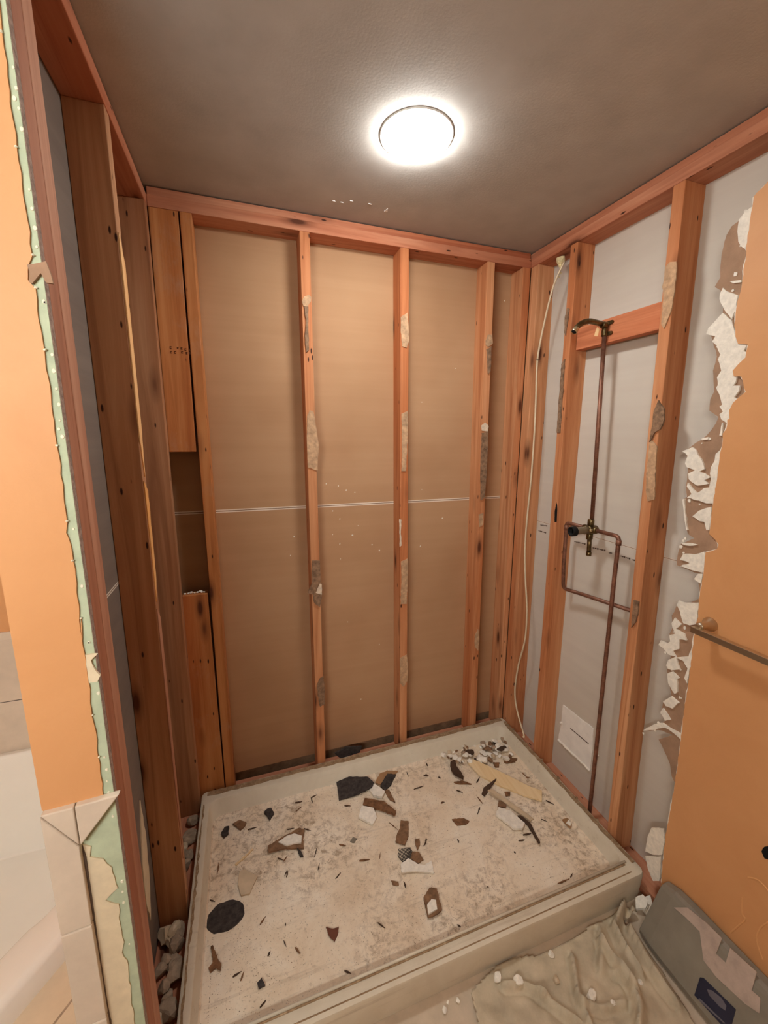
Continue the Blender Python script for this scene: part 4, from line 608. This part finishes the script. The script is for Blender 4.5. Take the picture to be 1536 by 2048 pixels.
# raised lip and dirt groove along the front threshold
V, Fc = tubev([(-1.515,-.8285,.0845),(-.05,-.8285,.0845)], .0045, 8); mk('threshold_lip', V, Fc, 'pan', pan, smooth=True)
V, Fc = tubev([(-1.50,-.8355,.0835),(-.06,-.8355,.0835)], .0028, 6); mk('dirt_line', V, Fc, 'residue', pan)
V, Fc = tubev([(-1.50,-.866,.0832),(-.4,-.864,.0832),(-.06,-.862,.0832)], .0018, 6); mk('dirt_line', V, Fc, 'residue', pan)
def ragged(a, b, w, n=60, horiz=True):
    o = []
    for k in range(n+1):
        u = a+(b-a)*k/n; o.append((u, w[1]+random.uniform(-.004,.004)) if horiz else (w[1]+random.uniform(-.004,.004), u))
    for k in range(n, -1, -1):
        u = a+(b-a)*k/n; o.append((u, w[0]+random.uniform(-.003,.001)) if horiz else (w[0]+random.uniform(-.001,.003), u))
    return o
poly('rim_residue', ragged(-1.52, -.03, (-.018, -.042)), PZ_, .083, .0845, 'residue', pan)
poly('rim_residue', ragged(-.84, -.05, (-.018, -.034), 40, False), PZ_, .083, .0848, 'residue', pan)
poly('rim_residue', ragged(-.84, -.08, (-1.535, -1.527), 40, False), PZ_, .083, .0842, 'residue', pan)
for k in range(6): chunk('residue_lump', (-.016, -.12-.11*k, .083), .008, 'residue', .6, pan, seed=120+k, sub=1)
rnd_ = random.Random(3)
poly('drain_cover', [(-1.433+.060*(1+rnd_.uniform(-.05,.06))*math.cos(2*math.pi*k/26), -.498+.047*(1+rnd_.uniform(-.06,.08))*math.sin(2*math.pi*k/26)) for k in range(26)], PZ_, .0228, .0262, 'black_mat', pan)

# ------------------------------------------------------------------ debris in the pan
def scrap(name, mat, th, pts, label, cat, z=.0238, group=None, lift=.0):
    n = len(pts); cx = sum(p[0] for p in pts)/n; cy = sum(p[1] for p in pts)/n
    rnd = random.Random(int(abs(cx*9999)+abs(cy*777)))
    ax, ay = rnd.uniform(-.10,.10), rnd.uniform(-.10,.10)
    zz = [ax*(x-cx)+ay*(y-cy) for x, y in pts]; zm = min(zz)
    q = []
    for i, p in enumerate(pts):
        r = pts[(i+1) % n]; L = math.dist(p, r); m = max(1, min(9, int(L/.006)))
        for k in range(m):
            u = k/m; j = .0013 if k else 0
            q.append((p[0]*(1-u)+r[0]*u+rnd.uniform(-j,j), p[1]*(1-u)+r[1]*u+rnd.uniform(-j,j)))
    pl_ = lambda a, b, dd: (a, b, z+dd+(ax*(a-cx)+ay*(b-cy)-zm))
    o = poly(name, q, pl_, 0, th, mat)
    return tag(o, label, cat, group)
DO = []
def slope_z(pts):
    x = sum(p[0] for p in pts)/len(pts); y = sum(p[1] for p in pts)/len(pts)
    z = .0238
    if y > -.108: z = .026+(y+.108)/.012*.010 if y < -.096 else .036+(y+.096)/.026*.044
    return min(max(z, .0238), .078)
for nm, mt, th, pts, lab, ct in DEB: DO.append(scrap(nm, mt, th, pts, lab, ct, slope_z(pts)+.0006))
for i, pts in DEB_CORE:
    o = DO[i]; z0 = WORG[o.name][2]; th = DEB[i][2]
    top_ = max(v.co.z for v in o.data.vertices)+z0
    poly('white_core', pts, PZ_, top_-.004, top_+.002, 'gypsum', o, jag=.008)
for (p, q) in SPLINT:
    d_ = Vector((q[0]-p[0], q[1]-p[1])); L = max(d_.length, .006); u = d_.normalized() if d_.length > 0 else Vector((1,0)); v = Vector((-u.y, u.x)); wv = random.uniform(.0016,.0030)
    pts = [(p[0]-v.x*wv*.4, p[1]-v.y*wv*.4), (p[0]+u.x*L*.4-v.x*wv, p[1]+u.y*L*.4-v.y*wv), (p[0]+u.x*L, p[1]+u.y*L), (p[0]+u.x*L*.5+v.x*wv, p[1]+u.y*L*.5+v.y*wv), (p[0]+v.x*wv*.5, p[1]+v.y*wv*.5)]
    scrap('wood_splinter', random.choice(['wood_dark','wood_dark','wood_chip']), random.uniform(.002,.004), pts, 'thin dark wood splinter lying loose on the dusty shower pan floor', 'splinter', slope_z(pts)+.0006, 'dark splinters on the pan floor')
# rubble pile at the back right of the pan
def inside(p, P):
    r = False; j = len(P)-1
    for i in range(len(P)):
        if (P[i][1] > p[1]) != (P[j][1] > p[1]) and p[0] < (P[j][0]-P[i][0])*(p[1]-P[i][1])/(P[j][1]-P[i][1])+P[i][0]: r = not r
        j = i
    return r
xs = [p[0] for p in PILE]; ys = [p[1] for p in PILE]; cnt = 0; k = 0
while cnt < 74:
    k += 1; p = (random.uniform(min(xs), max(xs)), random.uniform(min(ys), max(ys)))
    if not inside(p, PILE): continue
    cnt += 1; s_ = random.uniform(.008,.024)
    m_ = random.choice(['gypsum','gypsum','gypsum','gypsum','rubble','kraft_dark','beige','wood_dark'])
    tag(chunk('plaster_chunk', (p[0], p[1], .0245+random.choice((0,0,.007,.014))), s_, m_, random.choice((.3,.45,.6)), None, 200+k, 2), 'broken chunk in the rubble heap at the rear right of the shower pan', 'rubble', 'rubble heap in the pan corner')
# fine grit that nobody could count
V = []; Fc = []
for i in range(2600):
    if random.random() < .5: x, y = random.uniform(-1.47,-.10), random.uniform(-.78,-.13)
    else:
        cx_, cy_ = random.choice([(-1.38,-.18),(-1.40,-.60),(-.25,-.18),(-.9,-.16),(-1.3,-.40),(-.35,-.30),(-.8,-.75),(-1.35,-.72)]); x = min(-.10, max(-1.47, random.gauss(cx_, .10))); y = min(-.13, max(-.785, random.gauss(cy_, .06)))
    s_ = random.uniform(.0005,.0016); b = len(V); z = .0237
    V += [(x+s_,y,z),(x-s_*.5,y+s_*.8,z),(x-s_*.6,y-s_*.7,z),(x,y,z+s_*1.1)]; Fc += [(b,b+1,b+3),(b+1,b+2,b+3),(b+2,b,b+3)]
gr = mk('grit', V, Fc, 'wood_chip', None, (-.78,-.45,.024)); tag(gr, 'fine brown grit strewn over the shower pan floor', 'grit', None, 'stuff')
V = []; Fc = []
for i in range(1600):
    x, y = random.uniform(-1.47,-.10), random.uniform(-.785,-.13); s_ = random.uniform(.0005,.0017); b = len(V); z = .0237
    V += [(x+s_,y,z),(x-s_*.5,y+s_*.8,z),(x-s_*.6,y-s_*.7,z),(x,y,z+s_*1.1)]; Fc += [(b,b+1,b+3),(b+1,b+2,b+3),(b+2,b,b+3)]
gr = mk('plaster_crumbs', V, Fc, 'gypsum', None, (-.78,-.45,.024)); tag(gr, 'tiny white plaster crumbs strewn over the shower pan floor', 'crumbs', None, 'stuff')

# black scrap and plaster behind the pan
tag(poly('membrane_scrap', BEHIND, PY, .012, .020, 'black_mat', None, None, .01), 'black scrap caught behind the rear edge of the shower pan', 'scrap')
# rubble in the bays of the dividing wall
for k, (x, y) in enumerate(RUBL+[(-1.60,-.20),(-1.585,-.28),(-1.60,-.70),(-1.58,-.76),(-1.61,-.80),(-1.575,-.82),(-1.60,-.33)]):
    x = min(-1.575, max(-1.615, x))
    if -.475 < y < -.40: y -= .09
    tag(chunk('mortar_chunk', (x, y, .0085), random.uniform(.022,.036), random.choice(['rubble','rubble','beige']), .7, None, 300+k, 2), 'mortar chunk lying on the sole plate inside the dividing wall', 'rubble', 'mortar rubble in the dividing wall')

# ------------------------------------------------------------------ drop cloth
def segd(p, a, b):
    ax, ay = a; bx_, by_ = b; dx, dy = bx_-ax, by_-ay; L2 = dx*dx+dy*dy or 1e-9
    t_ = max(0, min(1, ((p[0]-ax)*dx+(p[1]-ay)*dy)/L2)); d_ = math.hypot(p[0]-ax-dx*t_, p[1]-ay-dy*t_)
    return d_, (dx*(p[1]-ay)-dy*(p[0]-ax))/math.sqrt(L2)
from mathutils import noise as mn
gx, gy = 130, 110; cx0, cx1, cy0, cy1 = -.80, -.075, -1.42, -.882
V = []; idx = {}; Fc = []
for i in range(gx+1):
    for j in range(gy+1):
        x = cx0+(cx1-cx0)*i/gx; y = cy0+(cy1-cy0)*j/gy
        if not inside((x, y), CLOTH_OUT) or (x > -.150 and y < -.925): continue
        z = .010+.012*mn.noise(Vector((x*9, y*9, 1)))+.006*mn.noise(Vector((x*24, y*24, 3)))
        for fi, fd in enumerate(FOLDS):
            best = (9, 0)
            for a, b in zip(fd[:-1], fd[1:]):
                r_ = segd((x, y), a, b)
                if r_[0] < best[0]: best = r_
            d_, sg = best; wd = .020 if fi in (0, 5, 6) else .014; h = (.044, .022, .026, .018, .050, .022, .034, .022, .018)[fi % 9]
            z += h*math.exp(-(d_/wd)**2)*(1.0 if sg > 0 else .35) - (.010*math.exp(-((d_-.012)/.008)**2) if sg < 0 else 0)
        z = max(z, .002)
        idx[i, j] = len(V); V.append((x, y, ZF+z))
for i in range(gx):
    for j in range(gy):
        q = [idx.get(c) for c in ((i,j),(i+1,j),(i+1,j+1),(i,j+1))]
        if None not in q: Fc.append(tuple(q))
ctop = {}
dcl = mk('drop_cloth', V, Fc, 'cloth', None, (-.45,-1.1,ZF), smooth=True)
so = dcl.modifiers.new('thick', 'SOLIDIFY'); so.thickness = .0015
tag(dcl, 'crumpled canvas drop cloth on the floor in front of the shower pan', 'drop cloth')
def cloth_z(x, y): return min(((v[0]-x)**2+(v[1]-y)**2, v[2]) for v in V)[1]
clab = ['square plaster chunk on the drop cloth nearest the pan front', 'crumbly plaster chunk right of the square one on the drop cloth', 'small round plaster lump touching the pan front above the drop cloth', 'hollow plaster lump in the middle of the drop cloth', 'largest ragged plaster lump in the folds of the drop cloth', 'tiny plaster crumb right of the largest lump on the drop cloth', 'plaster crumb on the cloth folds beside the grey package', 'pale plaster lump on the floor left of the drop cloth', 'small crumb against the pan front left of the drop cloth', 'tiny crumb beside the pale lump left of the drop cloth']
for k, ((x, y), s_) in enumerate(CLOTH_CHUNKS):
    y = min(y, -.892-s_*.6)
    z = cloth_z(x, y) if inside((x, y), CLOTH_OUT) else ZF
    tag(chunk('plaster_chunk', (x, y, z-.001), s_, 'gypsum' if k != 3 else 'beige', .75, None, 500+k, 2), clab[k], 'rubble')
# torn drywall scraps on the floor beside the pan corner
for k, (c, sx, sy, rz, lab) in enumerate([((-.035,-.915,.0), .030, .012, .5, 'torn drywall scrap leaning in the gap between pan corner and orange wall'), ((-.055,-.905,-.01), .022, .016, -.4, 'flat drywall scrap at the foot of the pan corner'), ((-.025,-.945,.02), .020, .010, .9, 'white plaster splinter against the foot of the orange wall')]):
    pts = [(-sx,-sy),(sx*.3,-sy*1.2),(sx,-sy*.2),(sx*.6,sy),(-sx*.5,sy*.8)]
    ca, sa = math.cos(rz), math.sin(rz); pts = [(c[0]+a*ca-b*sa, c[1]+a*sa+b*ca) for a, b in pts]
    zz = ZF+.016+.012*k
    tag(poly('drywall_scrap', pts, lambda a, b, d_, c=c, zz=zz: (a, b, zz+d_+.5*(a-c[0])), 0, .010, 'gypsum', None, None, .008), lab, 'drywall scrap')

# ------------------------------------------------------------------ wrapped package by the right wall
yb0, yb1 = -1.62, -.958
prof = [(-.128,ZF+.004),(-.136,ZF+.012),(-.1375,.000),(-.060,.152),(-.052,.162),(-.040,.166),(-.0165,.166),(-.0165,ZF+.004)]
V = []; Fc = []; m = len(prof); ny = 16
for j in range(ny+1):
    u = j/ny; y = yb1+(yb0-yb1)*u; sc = 1-.10*(max(0, 1-u*9)**2)
    for x, z in prof: V.append((-.0165+(x+.0165)*sc, y, ZF+(z-ZF)*sc))
for j in range(ny):
    for k in range(m): Fc.append((j*m+k, j*m+(k+1)%m, (j+1)*m+(k+1)%m, (j+1)*m+k))
Fc.append(tuple(range(m))); Fc.append(tuple(range(ny*m, ny*m+m))[::-1])
pk = empty('wrapped_package', (-.075, -1.28, ZF), 'grey plastic wrapped package with a navy label by the orange wall', 'package')
mk('package_body', V, Fc, 'bag', pk, bevel=.004)
nrm = Vector((-.17, 0, .083)).normalized()
def onface(name, P3, mat, lift, parent):
    pts = [(p[1], p[0], p[2]) for p in P3]; n_ = len(P3)
    tri = cut([(p[1], p[2]) for p in P3])[1]
    VV = [tuple(Vector(p)+nrm*lift) for p in P3]+[tuple(Vector(p)-nrm*.001) for p in P3]
    FF = tri+[tuple(i+n_ for i in reversed(t_)) for t_ in tri]+[(i,(i+1)%n_,(i+1)%n_+n_,i+n_) for i in range(n_)]
    return mk(name, VV, FF, mat, parent)
for P in BOX_PINK: onface('printed_panel', P, 'bag_pink', .0016, pk)
lb = onface('label', BOX_LABEL, 'navy', .0026, pk)
onface('label_mark', BOX_LABEL_MARK, 'navy_mark', .0032, lb); onface('label_line', BOX_LABEL_LINE, 'navy_mark', .0032, lb)

# ------------------------------------------------------------------ tub, deck and wall tiles
ZD = .41
dd = Vector((.57, .82)).normalized(); dn = Vector((dd.y, -dd.x))
def tub_outline(ins, z):
    ctrl = [(-1.662-ins,-.012-ins*.3), (-1.668-ins,-.45)]
    p1 = Vector((-1.672-ins, -.60)); corner = Vector((-1.690-ins*1.0, -.705+ins*.25)); p2 = Vector((-1.752, -.765)) - dn*ins
    out = [Vector(c) for c in ctrl]+arc(tuple(p1)+(0,), tuple(corner)+(0,), tuple(p2)+(0,), 8)
    out = [Vector((o.x, o.y)) for o in out]
    p3 = p2 - dd*.78; out += [p3]
    p4 = Vector((p3.x-.14, p3.y-.03+ins*.2)); out += [Vector(( (p3.x+p4.x)/2, p3.y-.035+ins*.3)), p4, Vector((-3.18+ins, p4.y)), Vector((-3.18+ins, -.012-ins*.3))]
    return [(o.x, o.y, z) for o in out]
ho = [(x, y) for x, y, z in tub_outline(.012, 0)]; last = max(range(len(ho)), key=lambda i: -ho[i][1]-(.001*ho[i][0]))
hole = ho[:-1]
tubd = tag(poly('tub_deck', [(-1.6555,-.012),(-1.6555,-.975),(-2.26,-1.845),(-3.19,-1.845),(-3.19,hole[-1][1])]+hole[::-1], PZ_, ZF, ZD, 'deck', None, (-1.75,-1.0,ZF)), 'beige tiled deck carrying the white tub', 'tub deck')
a = Vector((-1.718, -.868))
def dline(p, q, w=.0016, mat='dark_thinset'):
    u = (Vector(q)-Vector(p)).normalized(); v = Vector((-u.y,u.x))*w
    poly('grout_line', [(p[0]-v.x,p[1]-v.y),(q[0]-v.x,q[1]-v.y),(q[0]+v.x,q[1]+v.y),(p[0]+v.x,p[1]+v.y)], PZ_, ZD-.001, ZD+.0008, mat, tubd)
dline(a+dd*.10, a-dd*.9, .0022, 'rubble')
for k in range(3):
    p_ = a-dd*(.16+.15*k); dline(p_, p_-dn*.07); dline(p_, p_+dn*.06)
poly('chipped_tile', [(-1.716,-.792),(-1.690,-.800),(-1.678,-.845),(-1.700,-.862),(-1.712,-.83)], PZ_, ZD-.001, ZD+.001, 'dark_thinset', tubd, jag=.012)
for k in range(3): chunk('tile_crumb', (-1.698+.006*(k%2), -.812-.016*k, ZD+.0005), .006, 'gypsum', .7, tubd, seed=700+k, sub=1)
TL = [tub_outline(-.004, ZD), tub_outline(-.002, ZD+.020), tub_outline(.006, ZD+.045), tub_outline(.018, ZD+.054), tub_outline(.085, ZD+.054), tub_outline(.105, ZD+.045), tub_outline(.17, ZD-.12), tub_outline(.24, ZD-.33)]
V = [p for L in TL for p in L]; n = len(TL[0]); Fc = []
for i in range(len(TL)-1):
    for k in range(n): Fc.append((i*n+k, i*n+(k+1)%n, (i+1)*n+(k+1)%n, (i+1)*n+k))
Fc.append(tuple(range((len(TL)-1)*n, len(TL)*n)))
bt = mk('bathtub', V, Fc, 'tub', None, (-2.3,-.8,ZD), smooth=True)
bv = bt.modifiers.new('round', 'BEVEL'); bv.width = .012; bv.segments = 3; bv.limit_method = 'ANGLE'; bv.angle_limit = .5
tag(bt, 'white acrylic tub with a rounded corner rim on the tiled deck', 'bathtub')
# bullnose tiles on the end of the dividing wall
ty0, ty1 = -.957, -.9434
def wt_(pts, label, mat='tile'):
    return tag(poly('wall_tile', pts, PY, ty0, ty1, mat, None, None, bevel=.0022), label, 'tile')
wt_([(-1.6570,.968),(-1.6080,.970),(-1.6080,.8895)], 'small mitred tile triangle at the top of the wall end tiles, beside the tub')
wt_([(-1.6065,.9705),(-1.5380,.9735),(-1.6065,.8885)], 'broken triangular cap tile jutting over the bare green strip')
wt_([(-1.6570,.9655),(-1.6085,.8870),(-1.6085,.7125),(-1.6570,.7085)], 'upright end wall tile just below the mitred triangle')
wt_([(-1.6570,.7065),(-1.6085,.7105),(-1.6085,.482),(-1.6570,.478)], 'lower end wall tile with its edge against the deck')
wt_([(-1.6570,.476),(-1.6085,.480),(-1.6085,.252),(-1.6570,.248)], 'lowest end wall tile cut by the photo edge')
